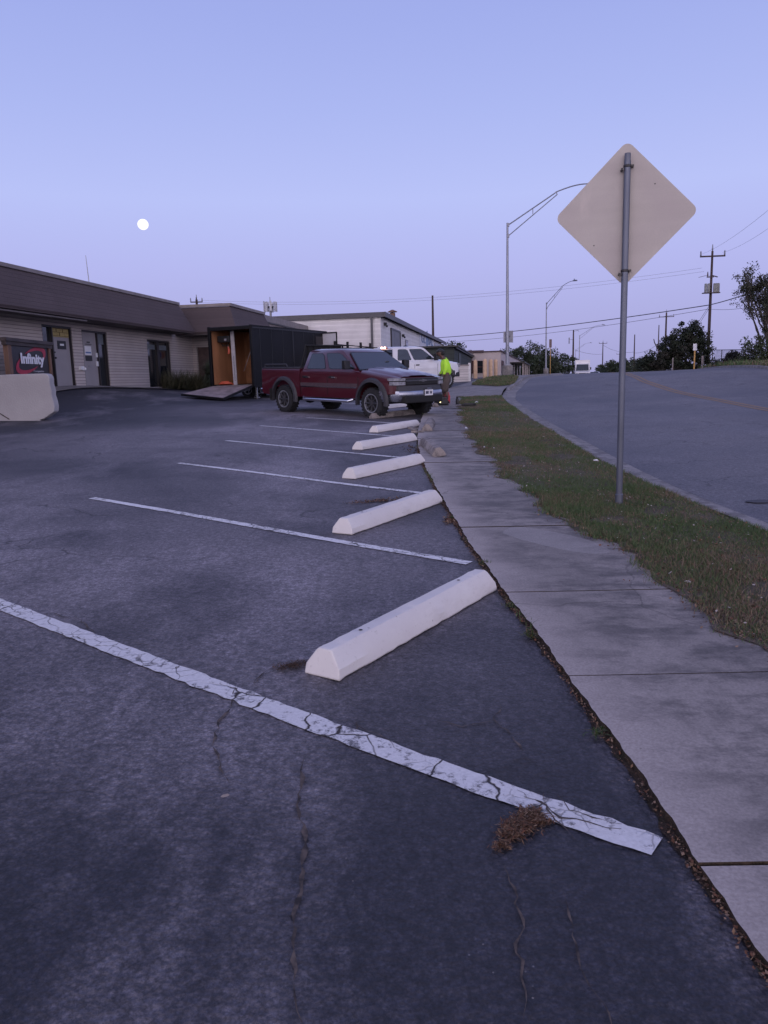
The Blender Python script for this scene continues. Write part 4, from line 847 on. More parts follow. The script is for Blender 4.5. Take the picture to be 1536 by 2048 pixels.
def limb(mb,p,d,L,r,depth,tips,spread=.5,up=.25,kids=3):
    p=Vector(p); d=Vector(d).normalized(); pts=[p.copy()]; n=4; q=p.copy(); dd=d.copy()
    for i in range(n): dd=(dd+Vector((random.gauss(0,.12),random.gauss(0,.12),random.gauss(.02,.06)))).normalized(); q=q+dd*L/n; pts.append(q.copy())
    mb.tube(pts,[r*(1-.45*i/n) for i in range(n+1)],6 if depth>1 else 4,cap=False)
    if depth<=0: tips.append(q.copy()); return
    if depth<=1: tips.append(pts[2].copy())
    for k in range(kids):
        s=pts[random.choice((2,3,4,4))]; nd=(dd+Vector((random.gauss(0,spread),random.gauss(0,spread),random.gauss(up,.25)))).normalized()
        limb(mb,s,nd,L*random.uniform(.6,.85),r*.55,depth-1,tips,spread,up,kids)
# ---- the tall open tree at the right edge
RT_=empty('tree',(22.7,46,hz(22.7,46)),0,'tall open-branched tree cut by the right edge, sky showing through','tree')
tp=[]; mb=MB()
for k,(dx,dy,dz_) in enumerate([(-.30,0,1),(-.12,.2,1),(.1,-.1,1),(.4,.1,1),(.8,0,1),(-.48,.1,.9),(.25,.2,1),(.6,-.1,1)]):
    limb(mb,(.12*dx,.12*k-.3,0),(dx*.55,dy,dz_),2.05 if k!=5 else 1.8,.10,3,tp,.30,.38,3)
mb.build('trunk',M_bark,RT_,smooth=True,fix=False)
T=np.array([t[:] for t in tp]); T=T[(T[:,2]>1.0)]
leaves('foliage',T,np.full(len(T),.26)+RNG.random(len(T))*.20,44,.058,[(.040,.045,.026),(.050,.050,.032),(.030,.036,.022),(.06,.052,.04)],RT_)
C=RNG.normal(0,1,(40,3))*np.array([.85,.6,.75])+np.array([.35,0,1.35]); leaves('low_foliage',C,np.full(40,.5),80,.055,GRN,RT_)
def bush(name,x,y,w,d,h,n,per,size,lb,cat,cols=GRN,zoff=0,trunk=True,group=None,shape=None,rad=.55,seed=None):
    t=empty(name,(x,y,hz(x,y)+zoff),0,lb,cat,group); C=[]
    sh=shape or (lambda a:1.0)
    while len(C)<n:
        a=random.uniform(-1,1); b=random.uniform(-1,1); c=random.uniform(.02,1)
        if a*a+b*b>1: continue
        top=sh(a)*math.sqrt(max(0,1-.75*(a*a+b*b)))*(1+random.gauss(0,.06))
        if c>top: continue
        C.append((a*w/2,b*d/2,c*h))
    C=np.array(C); leaves('foliage' if name=='tree' else 'leaves',C,np.full(n,rad)*RNG.uniform(.6,1.3,n),per,size,cols,t)
    if trunk:
        mb=MB(); tips=[]
        for k in range(5): limb(mb,(random.uniform(-w*.15,w*.15),0,-.1),(random.gauss(0,.4),random.gauss(0,.4),1),h*.4,.11,1,tips,.5,.3,2)
        mb.build('trunk',M_bark,t,smooth=True,fix=False)
    return t
# dark bush mass by the transformer pole
bush('bush',22.75,61,5.6,2.6,3.9,260,85,.08,'large dark bush with a high right shoulder beside the transformer pole','bush',[(.024,.032,.020),(.032,.040,.024),(.020,.026,.018),(.036,.034,.026)],zoff=-.1,shape=lambda a:.36+.74*min(1,max(0,(a+.75)/1.3)),rad=.42)
bush('bush',26.0,58,2.2,1.6,.8,26,60,.07,'low dark scrub between the pole and the chain link fence','bush',[(.022,.024,.020),(.03,.03,.024)],trunk=False,rad=.35)
bush('bush',22.9,51,.8,.7,.85,44,60,.06,'square dark hedge piece behind the chain link fence','bush',[(.020,.022,.022),(.026,.026,.026)],trunk=False,rad=.26,shape=lambda a:1.3)
bush('bush',23.3,50.5,4.4,1.2,.55,60,60,.06,'low dark scrub line under the fence at the right','bush',[(.022,.022,.020),(.03,.028,.024)],trunk=False,rad=.26)
bush('bush',21.6,44.8,2.2,1.6,1.9,40,70,.06,'dense round shrub at the foot of the tall open tree','bush',GRN,trunk=False,rad=.36)
# trees beyond the pale building
FT=[(.040,.056,.034),(.050,.066,.040),(.034,.046,.032),(.060,.070,.046)]
for i,(px,Y,w_,h_,n,lb) in enumerate([(1036,150,9,6.0,110,'dark green tree directly behind the nearest lamp pole'),(1066,152,9,6.6,120,'tallest green tree between the two nearest lamp poles'),(1100,150,7.5,5.0,100,'green tree behind the yellow marker post'),(1128,158,7.5,4.2,80,'lower dark tree just left of the dark pole'),(1010,146,4.5,5.2,40,'spiky small tree above the pale building roof'),
    (908,128,5.2,6.2,60,'dark tree crown rising above the green shed'),(932,130,4.5,5.6,50,'thin tree crown at the right end of the green shed roof'),
    (1228,205,8,3.4,60,'far tree between the crossarm pole and the sign post'),(1256,200,7,3.8,60,'far tree directly right of the sign post'),(1212,215,6,2.5,40,'lowest far tree at the foot of the crossarm pole'),(1290,150,8,3.0,70,'low tree left of the dark bush')]):
    d=ray(px,745); x=d[0]/d[1]*Y
    bush('tree',x,Y,w_,4.5,h_+(.9-hz(x,Y))*0,n,55,.17 if Y<180 else .22,lb,'tree',FT,group='trees beyond the buildings',rad=.85)
# ---- ornamental grasses and spiky yucca by the office
def spiky(name,x,y,n,L,w_,lb,cols,dz=0,cat='plant',droop=.5,r0=.25,up=.5):
    t=empty(name,(x,y,hz(x,y)+dz),0,lb,cat); V=[];F=[];cc=[]; cols=np.array(cols)
    for i in range(n):
        a=random.uniform(0,6.283); e=random.uniform(up*.3,1.45); l=L*random.uniform(.6,1.1); o=Vector((random.gauss(0,r0),random.gauss(0,r0),0)); dr=Vector((math.cos(a)*math.cos(e),math.sin(a)*math.cos(e),math.sin(e))); sd_=Vector((-math.sin(a),math.cos(a),0))*w_; b=len(V); c=cols[random.randrange(len(cols))]*random.uniform(.7,1.3)
        for k in range(4):
            f=k/3; p=o+dr*l*f-Vector((0,0,droop*l*f*f)); p.z=max(p.z,.02-dz); ww=(1-f)*.9+.08; V+= [tuple(p-sd_*ww),tuple(p+sd_*ww)]; cc+= [c,c]
        for k in range(3): q=b+2*k; F.append((q,q+1,q+3,q+2))
    o_=raw_mesh('leaf_spray',V,F,np.array(cc),M_leaf); o_.parent=t
    if r0>.08: MB().ball((0,0,.05),(r0*.9,r0*.9,.14),8,5).build('crown',M_bark,t)
    return t
GR=[(.13,.125,.075),(.10,.11,.062),(.17,.15,.095),(.075,.082,.048)]
for i,(px,Y,s_) in enumerate([(337,37.6,1.0),(352,38.0,1.0),(368,38.6,1.05),(384,39.2,.95),(398,38.4,.95)]):
    d=ray(px,770); x=d[0]/d[1]*Y
    o=spiky('ornamental_grass',x,Y,560,1.45*s_,.012,['leftmost tuft of dry ornamental grass, in front of the glass door','second ornamental grass tuft from the glass door','third ornamental grass tuft from the glass door','fourth ornamental grass tuft, against the brick','fifth ornamental grass tuft, touching the spiky shrub'][i],GR,droop=.30,r0=.26); tag(o,group='ornamental grasses along the office wall')
d=ray(424,745); spiky('yucca',d[0]/d[1]*38.2,38.2,1100,.85,.020,'round spiky green yucca between the grasses and the trailer','x' and [(.085,.105,.072),(.10,.125,.085),(.065,.08,.056)],dz=.80,droop=.10,r0=.12,up=-3.2,cat='shrub')
o=bpy.data.objects['yucca']; MB().tube([(0,0,-.85),(.03,0,0)],[.16,.13],8).build('trunk',M_bark,o)
# bed edging
# ---- weeds in the sidewalk seam
for (px,py),s_,lb in [((1058,1278),.085,'largest green weed in the seam right of the nearest wheel stop'),((968,1133),.075,'flat green weed where the second line meets the sidewalk'),((1196,1473),.055,'small green weed in the seam above the nearest white line'),((1018,1218),.05,'trailing weed in the seam beside the stop end'),((905,1040),.06,'weed at the seam past the second wheel stop')]:
    p=gp(px,py); o=spiky('weed',p[0],p[1],60,s_,.0035,lb,[(.05,.08,.025),(.075,.10,.035),(.10,.075,.04)],dz=.02,droop=.5,r0=.02,cat='weed')
d=gp(1262,1000); spiky('weed',2.60,7.95,90,.16,.006,'taller green weed at the foot of the sign post',[(.045,.075,.022),(.06,.09,.03)],dz=.02,droop=.5,r0=.05,cat='weed')
d=gp(1160,1030); spiky('weed',d[0],d[1],90,.13,.007,'bright green broad tuft left of the sign post',[(.05,.09,.03),(.07,.11,.04)],dz=.02,droop=.5,r0=.06,cat='weed')
# ================================================================== VEHICLES
M_rub=mat('tyre_rubber',(.016,.016,.018),.8,var=.25,scale=12,bump=.3,bscale=40)
M_under=mat('chassis_black',(.010,.010,.011),.8)
M_vglass=mat('vehicle_glass',(.020,.028,.036),.05,spec=.9,var=.1,scale=1)
M_lampc=mat('lamp_clear',(.26,.26,.29),.15,var=.35,scale=9,spec=.8)
M_lampr=mat('lamp_red',(.25,.01,.012),.2)
def cpaint(name,col,metal=.0,rough=.32): return mat(name,col,rough,metal=metal,var=.06,scale=1.6,coat=.9,spec=.5)
M_burg=cpaint('burgundy_paint',(.065,.004,.011),.12,.33); M_whp=cpaint('white_truck_paint',(.66,.65,.67))
M_flare=mat('grey_trim_plastic',(.036,.035,.042),.6,var=.1); M_silv=mat('silver_lower_trim',(.11,.075,.085),.4,metal=.3)
def wheel(parent,x,y,r,side,wd=.27,rimc=None,style=0):
    w_=MB().lathe([(.10,-wd*.3),(r*.60,-wd*.3),(r*.60,wd*.25),(.10,wd*.25)],20,'y',(0,0,0)).build('wheel',M_under,parent); w_.location=(x,y,r-.012)
    P=[(r*.60,-wd*.46),(r*.70,-wd*.5),(r*.92,-wd*.48),(r*.985,-wd*.38),(r,-wd*.2),(r,wd*.2),(r*.985,wd*.38),(r*.92,wd*.48),(r*.70,wd*.5),(r*.60,wd*.46)]
    mb=MB().lathe(P,40,'y')
    for k in range(26):
        a=2*math.pi*k/26
        for s,off in ((-1,0),(1,.12)): mb.box((r*1.0*math.cos(a+off),s*wd*.27,r*1.0*math.sin(a+off)),(.030,wd*.34,.045),ry=-(a+off))
    mb.build('tyre',M_rub,w_,smooth=False)
    o=side*wd*.5
    rm=MB().lathe([(r*.56,o*.98),(r*.635,o*1.02),(r*.635,o*.9),(r*.60,o*.5),(r*.54,o*.5),(r*.56,o*.98)],32,'y').build('rim',rimc or M_steel,w_,smooth=True)
    mb=MB(); n=8 if style==0 else 5
    for k in range(n):
        a=2*math.pi*k/n; c,s=math.cos(a),math.sin(a); mb.tube([(c*r*.10,o*.72,s*r*.10),(c*r*.36,o*.80,s*r*.36),(c*r*.57,o*.88,s*r*.57)],[.030,.024,.032],6)
    mb.lathe([(0,o*1.0),(r*.12,o*.98),(r*.16,o*.7),(r*.16,o*.4)],14,'y'); mb.build('spokes',M_flare if style==0 else M_steel,w_,smooth=True)
    return w_
def arch(xa,za,ra,z0,rev=False,n=12):
    a0=math.asin(min(1,max(-1,(z0-za)/ra))); pts=[]
    for i in range(n+1):
        a=math.pi-a0+(2*a0-math.pi)*i/n; pts.append((xa+ra*math.cos(a),za+ra*math.sin(a)))
    return pts      # from rear to front
def pickup(name,loc,heading,label,p):
    t=empty(name,loc,0,label,'pickup truck')
    W_,nose,tail,cr,fa,ra_=p['W'],p['nose'],p['tail'],p['cab'],p['fa'],-p['fa']; r=p['r']; lift=p.get('lift',0); PT=p['paint']
    zr=.50+lift; belt=1.27+lift; hoodf=1.10+lift; AR=r+.125; az=r+.03
    nz=nose-.06
    out=[(cr,zr-.02),(cr,belt)]+[(p['wb'],belt+.00),(p['wb']+.25,belt-.02),(nz-.25,hoodf+.02),(nz-.06,hoodf-.03),(nz,hoodf-.14),(nz,.80+lift),(nz-.04,.66+lift),(fa+AR+.02,.62+lift)]
    ar=arch(fa,az,AR,zr); out=out+ar[::-1]
    def lay(y,dz,nx):
        R=[]
        for (x,z) in out:
            zz=z-dz if z>belt-.25 else z; 
            if z<=zr and dz: zz=z+.02
            R.append((min(x,nose-nx-.06) if x>fa+AR+.1 else x,y,zz))
        return R
    L=[lay(-W_+.02,.13,.26),lay(-W_,.22,.26) if 0 else lay(-W_+.0,.16,.24),lay(-W_+.03,.045,.16),lay(-W_+.10,.0,.10),lay(-W_*.55,0,.02),lay(W_*.55,0,.02),lay(W_-.10,.0,.10),lay(W_-.03,.045,.16),lay(W_,.16,.24)]
    L=L[1:]
    body=MB().layers(L).build('body',PT,t,smooth=True)
    # door seams and handles
    zd=zr+.03
    def seam(x,z0,z1,nm='door_seam'):
        mb=MB()
        for s in(-1,1): mb.box((x,s*(W_+.0005),(z0+z1)/2),(.014,.008,z1-z0))
        return mb.build(nm,M_under,body)
    for x in (p['d1'],p['d0']): seam(x,zd+.05,belt-.17)
    seam(cr+.03,zd+.05,belt-.17)
    for s in (-1,1):
        for x in (cr+.22,p['d1']+.18):
            MB().box((x,s*(W_+.012),belt-.20),(.20,.03,.055)).build('door_handle',M_under if not p['white'] else M_black,body,bevel=.008)
            if not p['white'] and s==-1: MB().box((x+.10,s*(W_+.022),belt-.205),(.15,.016,.034)).build('handle_glint_bar',M_chrome,body)  # chrome bar added on one side to give the handle a bright glint
        MB().box(((cr+p['d0'])/2,s*(W_+.008),.86+lift),(p['d0']-cr-.04,.018,.095)).build('side_moulding',p['mould'],body)
        if not p['white']: MB().box(((cr+p['d0'])/2,s*(W_+.014),.80+lift),(p['d0']-cr-.10,.022,.022)).build('chrome_strip',M_chrome,body)
        # cowl gap
        if not p['white']: MB().box((p['wb']+.05,s*(W_-.03),belt-.11),(.12,.02,.02)).build('fender_badge',M_black,body)
    # hood with raised centre
    hw=W_-.16; R=[]
    for i in range(9):
        f=i/8; x=p['wb']+.06+(nz-.10-p['wb']-.06)*f; zb_=belt+.01-(belt-hoodf)*max(0,(f-.08))**1.25*1.0; row=[]
        for k in range(13):
            u=-1+2*k/12; y=u*hw*(1-.05*f*f); dome=.055*(1-abs(u)**3.2)*(1-.35*f)+.022*(1 if abs(u)<.42 else 0)+(.012 if .55<abs(u)<.75 else 0); 
            z=zb_+dome-.012
            if i==8: z-=.045
            if k in (0,12): z-=.05
            row.append((x,y,z))
        R.append(row)
    mb=MB(); 
    for row in R: mb.v+=row
    for i in range(8):
        for k in range(12): q=i*13+k; mb.f.append((q,q+1,q+14,q+13))
    mb.build('hood',PT,t,smooth=True,fix=False)
    # bed
    bz=belt+.03; ar=arch(ra_,az,AR,zr); out2=[(cr-.025,zr),(cr-.025,bz),(tail,bz-.0),(tail-.02,.62+lift),(tail+.05,.55+lift)]+ar
    def lay2(y,dz): return [(x,y,z-dz if z>belt-.1 else z) for x,z in out2]
    outer=lambda s:[lay2(s*(W_-.07),0),lay2(s*(W_-.03),.0),lay2(s*W_,.05)]
    mb=MB(); mb.layers(outer(-1)); mb.layers(outer(1)); mb.box((tail+.02,0,(.66+lift+bz)/2),(.06,2*W_-.16,bz-.66-lift)); mb.box((cr-.06,0,(.7+bz)/2),(.04,2*W_-.16,bz-.7)); mb.box(((cr+tail)/2,0,.78+lift),(cr-tail-.1,2*W_-.16,.05))
    bed=mb.build('bed',PT,t,smooth=True)
    mb=MB()
    for s in (-1,1): mb.box(((cr+tail)/2-.01,s*(W_-.06),bz+.012),(cr-tail-.04,.11,.03))
    mb.box((tail+.02,0,bz+.012),(.09,2*W_-.2,.03)); mb.build('bed_rail_cap',M_flare if not p['white'] else M_black,bed)
    for s in (-1,1): MB().box((tail-.005,s*(W_-.09),1.02+lift),(.05,.14,.40)).build('tail_light',M_lampr,bed)
    MB().box((tail-.12,0,.62+lift),(.16,2*W_-.1,.16)).build('rear_bumper',M_chrome if not p['white'] else M_black,t,bevel=.03)
    # chassis
    mb=MB(); mb.box((0,0,.60+lift*.5),(nose-tail-.8,W_*1.25,.34)); mb.box((fa,0,r),(.14,W_*1.55,.12)); mb.box((ra_,0,r),(.16,W_*1.55,.14)); mb.ball((ra_,0,r),(.18,.2,.18),10,6); mb.box(((fa+.7),0,.52+lift),(.5,W_*1.3,.2)); mb.build('chassis',M_under,t)
    # greenhouse
    xb0,xb1,xt0,xt1=cr+.02,p['wb']+.16,cr+.17,p['wt']; zt=p['roof']; wb_,wt_=W_-.055,W_-.235; zm=zt-.075
    def ring(x0,x1,w_,z,ch): return [(x0,-w_+ch,z),(x0+ch,-w_,z),(x1-ch*1.6,-w_,z),(x1,-w_+ch*2.4,z),(x1,w_-ch*2.4,z),(x1-ch*1.6,w_,z),(x0+ch,w_,z),(x0,w_-ch,z)]
    zb0=belt-.03
    cabm=MB().layers([ring(xb0,xb1,wb_,zb0,.05),ring(xt0-.02,xt1+.09,wt_+.035,zm-.02,.07),ring(xt0+.01,xt1-.03,wt_-.005,zm+.035,.09),ring(xt0+.14,xt1-.28,wt_-.14,zt,.1)]).build('cab',PT,t,smooth=True)
    B=ring(xb0,xb1,wb_,zb0,.05); T=ring(xt0-.02,xt1+.09,wt_+.035,zm-.02,.07)
    def facepanel(name,i0,i1,poly,mt,off=.006,par=cabm,thick=.0):
        b0,b1,t0,t1=map(Vector,(B[i0],B[i1],T[i0],T[i1])); n=((b1-b0).cross(t0-b0)).normalized()
        c=(b0+b1+t0+t1)/4
        if (c-Vector((0,0,c.z))).dot(n)<0: n=-n
        vs=[]
        for (u,v) in poly: q=(b0.lerp(b1,u)).lerp(t0.lerp(t1,u),v)+n*off; vs.append(q)
        k=len(vs); vs2=[q-n*(.012) for q in vs]
        return MB().add(vs+vs2,[tuple(range(k))]+[(i,(i+1)%k,k+(i+1)%k,k+i) for i in range(k)]).build(name,mt,par,fix=False)
    def rr(u0,u1,v0,v1,c=.035,slant=0,sl0=0):
        return [(u0,v0+c),(u0+c*.5,v0),(u1-c*.5,v0),(u1,v0+c),(u1-slant,v1-c*2),(u1-slant-c,v1),(u0+sl0+c*.6,v1),(u0+sl0,v1-c)]
    um=(p['d1']-xb0)/(xb1-xb0)
    for i0,i1 in ((1,2),(6,5)):
        for poly,nm in ((rr(.075,um-.045,.12,.93,.05,0,.02),'rear_side_window'),(rr(um+.035,.955,.12,.93,.05,.06,-.0),'front_side_window')):
            facepanel(nm+'_seal',i0,i1,[((u-.5)*1.0+.5+(.010 if u>.5*(poly[0][0]+poly[2][0]) else -.010),v+(.022 if v>.5 else -.022)) for u,v in poly],M_black,.003)
            facepanel(nm,i0,i1,poly,p['sglass'],.007)
    facepanel('windshield_seal',3,4,[(-.10,.05),(1.10,.05),(1.06,.99),(-.06,.99)],M_black,.003)
    ws=facepanel('windshield',3,4,[(-.08,.10),(1.08,.10),(1.04,.95),(-.04,.95)],p['wglass'],.007)
    facepanel('rear_window_seal',0,7,[(.03,.13),(.97,.13),(.97,.95),(.03,.95)],M_black,.003); facepanel('rear_window',0,7,[(.05,.17),(.95,.17),(.95,.91),(.05,.91)],M_glass,.007)
    for k,(u0,u1) in enumerate(((.0,.44),(.5,.95))):
        b0,b1,t0,t1=map(Vector,(B[3],B[4],T[3],T[4])); q=lambda u,v:(b0.lerp(b1,u)).lerp(t0.lerp(t1,u),v)+Vector((.03,0,.02))
        MB().tube([q(u0,.05),q(u1,.13)],.012,5).build('wiper',M_black,t)
    # steering wheel glimpsed through the glass is laid just under it
    for s in (-1,1):      # mirrors
        mb=MB(); x=p['wb']-.22; mb.tube([(x,s*(W_-.08),belt+.05),(x+.02,s*(W_+.10),belt+.08)],.03,6); mb.box((x+.02,s*(W_+.17),belt+.14),(.13,.20,.24 if not p['white'] else .32)); mb.build('mirror',M_black if not p['white'] else M_black,t,bevel=.03)
    # flares
    if p.get('flare'):
        for xa in (fa,ra_):
            for s in (-1,1):
                rg=[]; n=16
                for i in range(n+1):
                    a=math.pi*1.06-(math.pi*1.12)*i/n; c,q=math.cos(a),math.sin(a); rg.append([(xa+c*(AR-.01),s*(W_-.05),az+q*(AR-.01)),(xa+c*(AR-.01),s*(W_+.065),az+q*(AR-.01)),(xa+c*(AR+.06),s*(W_+.055),az+q*(AR+.06)),(xa+c*(AR+.105),s*(W_-.005),az+q*(AR+.105))])
                MB().layers(rg).build('fender_flare',M_flare,t,smooth=True)
    for xa in (fa,ra_):
        for s in (-1,1): wheel(t,xa,s*(W_-.12),r,s,p['tw'],None,p['ws'])
    # front: bumper, grille, lamps
    gw=W_-.36
    rg=[]
    for f in range(13):
        u=-1+2*f/12; y=u*(W_+.01); x=nose+.06-.20*abs(u)**3.5; 
        if f in (0,12): x=nose-.52
        rg.append([(x-.10,y,.50+lift),(x-.06,y,.46+lift),(x-.01,y,.55+lift),(x,y,.70+lift),(x-.02,y,.735+lift),(x-.12,y,.74+lift)])
    MB().layers(rg).build('front_bumper',p['bump'],t,smooth=True)
    rg=[]
    for f in range(13):
        u=-1+2*f/12; y=u*(W_-.005); x=nose+.045-.20*abs(u)**3.5; 
        if f in (0,12): x=nose-.50
        rg.append([(x-.15,y,.742+lift),(x-.015,y,.742+lift),(x-.045,y,.87+lift),(x-.16,y,.88+lift)])
    MB().layers(rg).build('bumper_cap',M_flare,t,smooth=True)
    mb=MB(); mb.box((nose-.045,0,.52+lift),(.24,2*W_*.74,.20)); mb.build('air_dam',M_under,t,bevel=.03)
    gz0,gz1=.885+lift,hoodf-.035
    gr=MB().box((nose-.045,0,(gz0+gz1)/2),(.07,2*gw,gz1-gz0)).build('grille',M_under,t,bevel=.02)
    mb=MB()
    for k in range(5): mb.box((nose-.006,0,gz0+.03+k*(gz1-gz0-.06)/4),(.012,2*gw-.06,.010))
    mb.build('grille_mesh',M_flare,gr)
    MB().box((nose+.0,0,(gz0+gz1)/2+.02),(.03,2*gw,.045)).build('grille_bar',p['gbar'],gr,bevel=.008)
    if not p['white']:
        MB().prism([(-.16,-.02),(-.05,-.02),(-.05,-.035),(.05,-.035),(.05,-.02),(.16,-.02),(.14,.02),(.05,.02),(.05,.038),(-.05,.038),(-.05,.02),(-.14,.02)],'x',nose+.012,nose+.026).build('grille_badge',mat('badge_grey',(.10,.10,.11),.5),gr).location=(0,0,(gz0+gz1)/2+.02)
    for s in (-1,1):
        y0,y1=s*(gw+.015),s*(W_-.015); yc=(y0+y1)/2; wd=abs(y1-y0)
        def lampbox(nm,z0,z1,mt,par=t):
            v=[]; 
            for z in (z0,z1): v+=[(nose-.11,y0,z),(nose-.012,y0,z),(nose-.05,y0*.35+y1*.65,z),(nose-.13,y1,z),(nose-.34,y1+s*.004,z)]
            return MB().add(v,[(0,1,2,3,4)[::-1],(5,6,7,8,9)]+[(i,(i+1)%5,5+(i+1)%5,5+i) for i in range(5)]).build(nm,mt,par)
        lampbox('headlight',1.0+lift,gz1+.005,M_lampc); lampbox('headlight_divider',.975+lift,.999+lift,M_under); lampbox('turn_signal',.89+lift,.974+lift,M_lampc)
        MB().box((nose+.0,s*.62,.57+lift),(.05,.20,.09)).build('fog_light',mat('fog_lens',(.20,.18,.17),.3,var=.3,scale=20),t)
    # roof items
    return t
def set_on_ground(t,x,y,az,fa,hw):
    h=Vector((math.sin(az),math.cos(az))); r=Vector((math.cos(az),-math.sin(az)))
    def P(a,b): q=Vector((x,y))+h*a+r*b; return Vector((q.x,q.y,hz(q.x,q.y)))
    f=(P(fa,hw)+P(fa,-hw))/2; b=(P(-fa,hw)+P(-fa,-hw))/2; X=(f-b).normalized(); rr_=((P(fa,hw)+P(-fa,hw))-(P(fa,-hw)+P(-fa,-hw))).normalized(); Z=rr_.cross(X).normalized(); Y=Z.cross(X).normalized(); c=(f+b)/2
    t.matrix_world=Matrix(((X.x,Y.x,Z.x,c.x),(X.y,Y.y,Z.y,c.y),(X.z,Y.z,Z.z,c.z),(0,0,0,1)))
pb=dict(W=.985,nose=2.80,tail=-2.95,cab=-1.10,fa=1.88,wb=1.28,wt=.64,d1=.10,d0=1.36,r=.40,lift=-.02,roof=1.825,paint=M_burg,white=False,flare=True,tw=.30,ws=0,mould=M_silv,sglass=M_vglass,wglass=M_vglass,bump=mat('aged_chrome',(.30,.31,.36),.20,metal=.9,var=.2,scale=3),gbar=mat('grille_bar_grey',(.07,.07,.08),.4,metal=.4))
T1=pickup('pickup_truck',(0,0,0),0,'burgundy crew cab pickup with grey fender flares, parked across the stall lines',pb)
pl_=MB().box((2.885,.16,.66),(.012,.31,.155),ry=0).build('licence_plate',mat('plate_white',(.66,.66,.68),.5,var=.03),T1)
mb=MB()
for k,(yy,ww) in enumerate([(.25,.03),(.215,.03),(.15,.012),(.115,.03),(.08,.03),(.045,.03)]): mb.box((2.893,yy,.66),(.004,ww,.07))
mb.build('plate_characters',mat('plate_ink',(.06,.06,.10),.6),pl_)
MB().box((2.885,.16,.76),(.03,.16,.05)).build('plate_bracket',M_chrome,T1)
for s in (-1,1):
    MB().tube([(-.95,s*.98,.46),(-.85,s*1.07,.42),(1.05,s*1.07,.42),(1.15,s*.98,.46)],.045,10).build('running_board',M_chrome,T1,smooth=True)
    mb=MB().tube([(-2.9,s*.90,1.30),(-2.88,s*.90,1.39),(-1.85,s*.90,1.40),(-1.78,s*.90,1.32)],.020,8); mb.build('bed_rail',M_flare,T1,smooth=True)
    MB().box((-2.42,s*.98,.52),(.03,.26,.34)).build('mud_flap',M_under,T1)
mb=MB()
mb.tube([(-1.22,-.84,1.28),(-1.14,-.72,1.93),(-1.14,.72,1.93),(-1.22,.84,1.28)],.030,8); mb.tube([(-1.14,-.66,1.93),(-.80,-.66,1.93)],.022,6); mb.tube([(-1.14,.66,1.93),(-.80,.66,1.93)],.022,6)
for k in range(7): mb.tube([(-1.17,-.6+.2*k,1.38),(-1.14,-.6+.2*k,1.92)],.012,6)
mb.tube([(-1.18,-.80,1.40),(-1.18,.80,1.40)],.02,6); mb.build('headache_rack',M_under,T1,smooth=True)
MB().box((-1.17,0,1.66),(.012,1.36,.50)).build('rack_mesh',M_under,T1)
mb=MB(); mb.box((-3.12,-.30,.50),(.25,.08,.08)); mb.box((-3.08,-.3,.56),(.05,.05,.08)); mb.build('tow_hitch',M_under,T1)
mb=MB(); mb.lathe([(.17,-.01),(.185,0),(.17,.01)],20,'z'); mb.tube([(-.17,0,0),(.17,0,0)],.012,6)
sw=mb.build('steering_wheel',mat('interior_grey',(.06,.065,.07),.7),T1); sw.location=(1.03,.36,1.335); sw.rotation_euler=(0,R_(-52),0)
set_on_ground(T1,-.87,22.75,R_(135.5),1.88,.86)
pw=dict(W=1.0,nose=3.12,tail=-3.55,cab=-1.16,fa=2.12,wb=1.45,wt=.84,d1=.05,d0=1.50,r=.425,lift=.10,roof=2.03,paint=M_whp,white=True,flare=False,tw=.28,ws=1,mould=M_whp,sglass=M_vglass,wglass=M_vglass,bump=M_flare,gbar=M_chrome)
T2=pickup('pickup_truck',(0,0,0),0,'white crew cab pickup with roof lights lit, leaving by the driveway behind the worker',pw)
l_=MB().box((-1.02,-.08,1.99),(.06,.46,.06)).build('roof_light_bar',M_lampr,T2)
for yy in (-.20,.02): MB().ball((-1.07,yy,2.0),(.05,.07,.05),10,6).build('lit_lamp',mat('lit_lamp_glow',(1,.7,.6),.3,emit=((1,.55,.42),6)),l_,smooth=True)
MB().ball((.35,.0,2.05),(.10,.10,.05),10,6).build('roof_antenna',M_black,T2)
mb=MB()
for k,xx in enumerate((-3.45,-2.75,-2.0,-1.45)):
    mb.box((xx,.40,1.75),(.09,.07,1.22-.08*k)); mb.box((xx,-.86,1.55),(.05,.05,.5))
mb.tube([(-3.5,.40,2.22),(-1.40,.40,2.05)],.025,6); mb.tube([(-3.5,.40,2.08),(-1.40,.40,1.98)],.02,6)
for k in range(4): mb.box((-3.2+.5*k,.0,2.02),(.04,.9,.04))
mb.box((-2.4,.0,1.45),(2.2,1.5,.2)); mb.build('bed_rack',M_under,T2)
set_on_ground(T2,.97,37.6,R_(52),2.12,.88)
# ---- box truck and car far up the road
def gx_at(px,Y,py=740): d=ray(px,py); return d[0]/d[1]*Y
BT=empty('box_truck',(gx_at(1165,128),128,hz(gx_at(1165,128),128)-.55),R_(-15),'white box truck coming over the crest of the road','truck')
MB().box((0,1.6,2.0),(2.35,4.6,2.15)).build('cargo_box',M_whp,BT,bevel=.04)
MB().prism([(-2.3,.55),(-2.3,1.15),(-1.7,1.35),(-1.1,2.4),(-.6,2.55),(-.6,.55)],'x',-1.08,1.08).build('cab',M_whp,BT,bevel=.05)
MB().add([(-1.0,-1.72,1.38),(1.0,-1.72,1.38),(.92,-1.14,2.38),(-.92,-1.14,2.38)],[(0,1,2,3)]).build('windshield',M_vglass,BT,fix=False)
MB().box((0,-2.33,.62),(2.0,.12,.22)).build('bumper',M_wht,BT); MB().box((0,-2.32,.9),(1.0,.04,.22)).build('grille',M_under,BT)
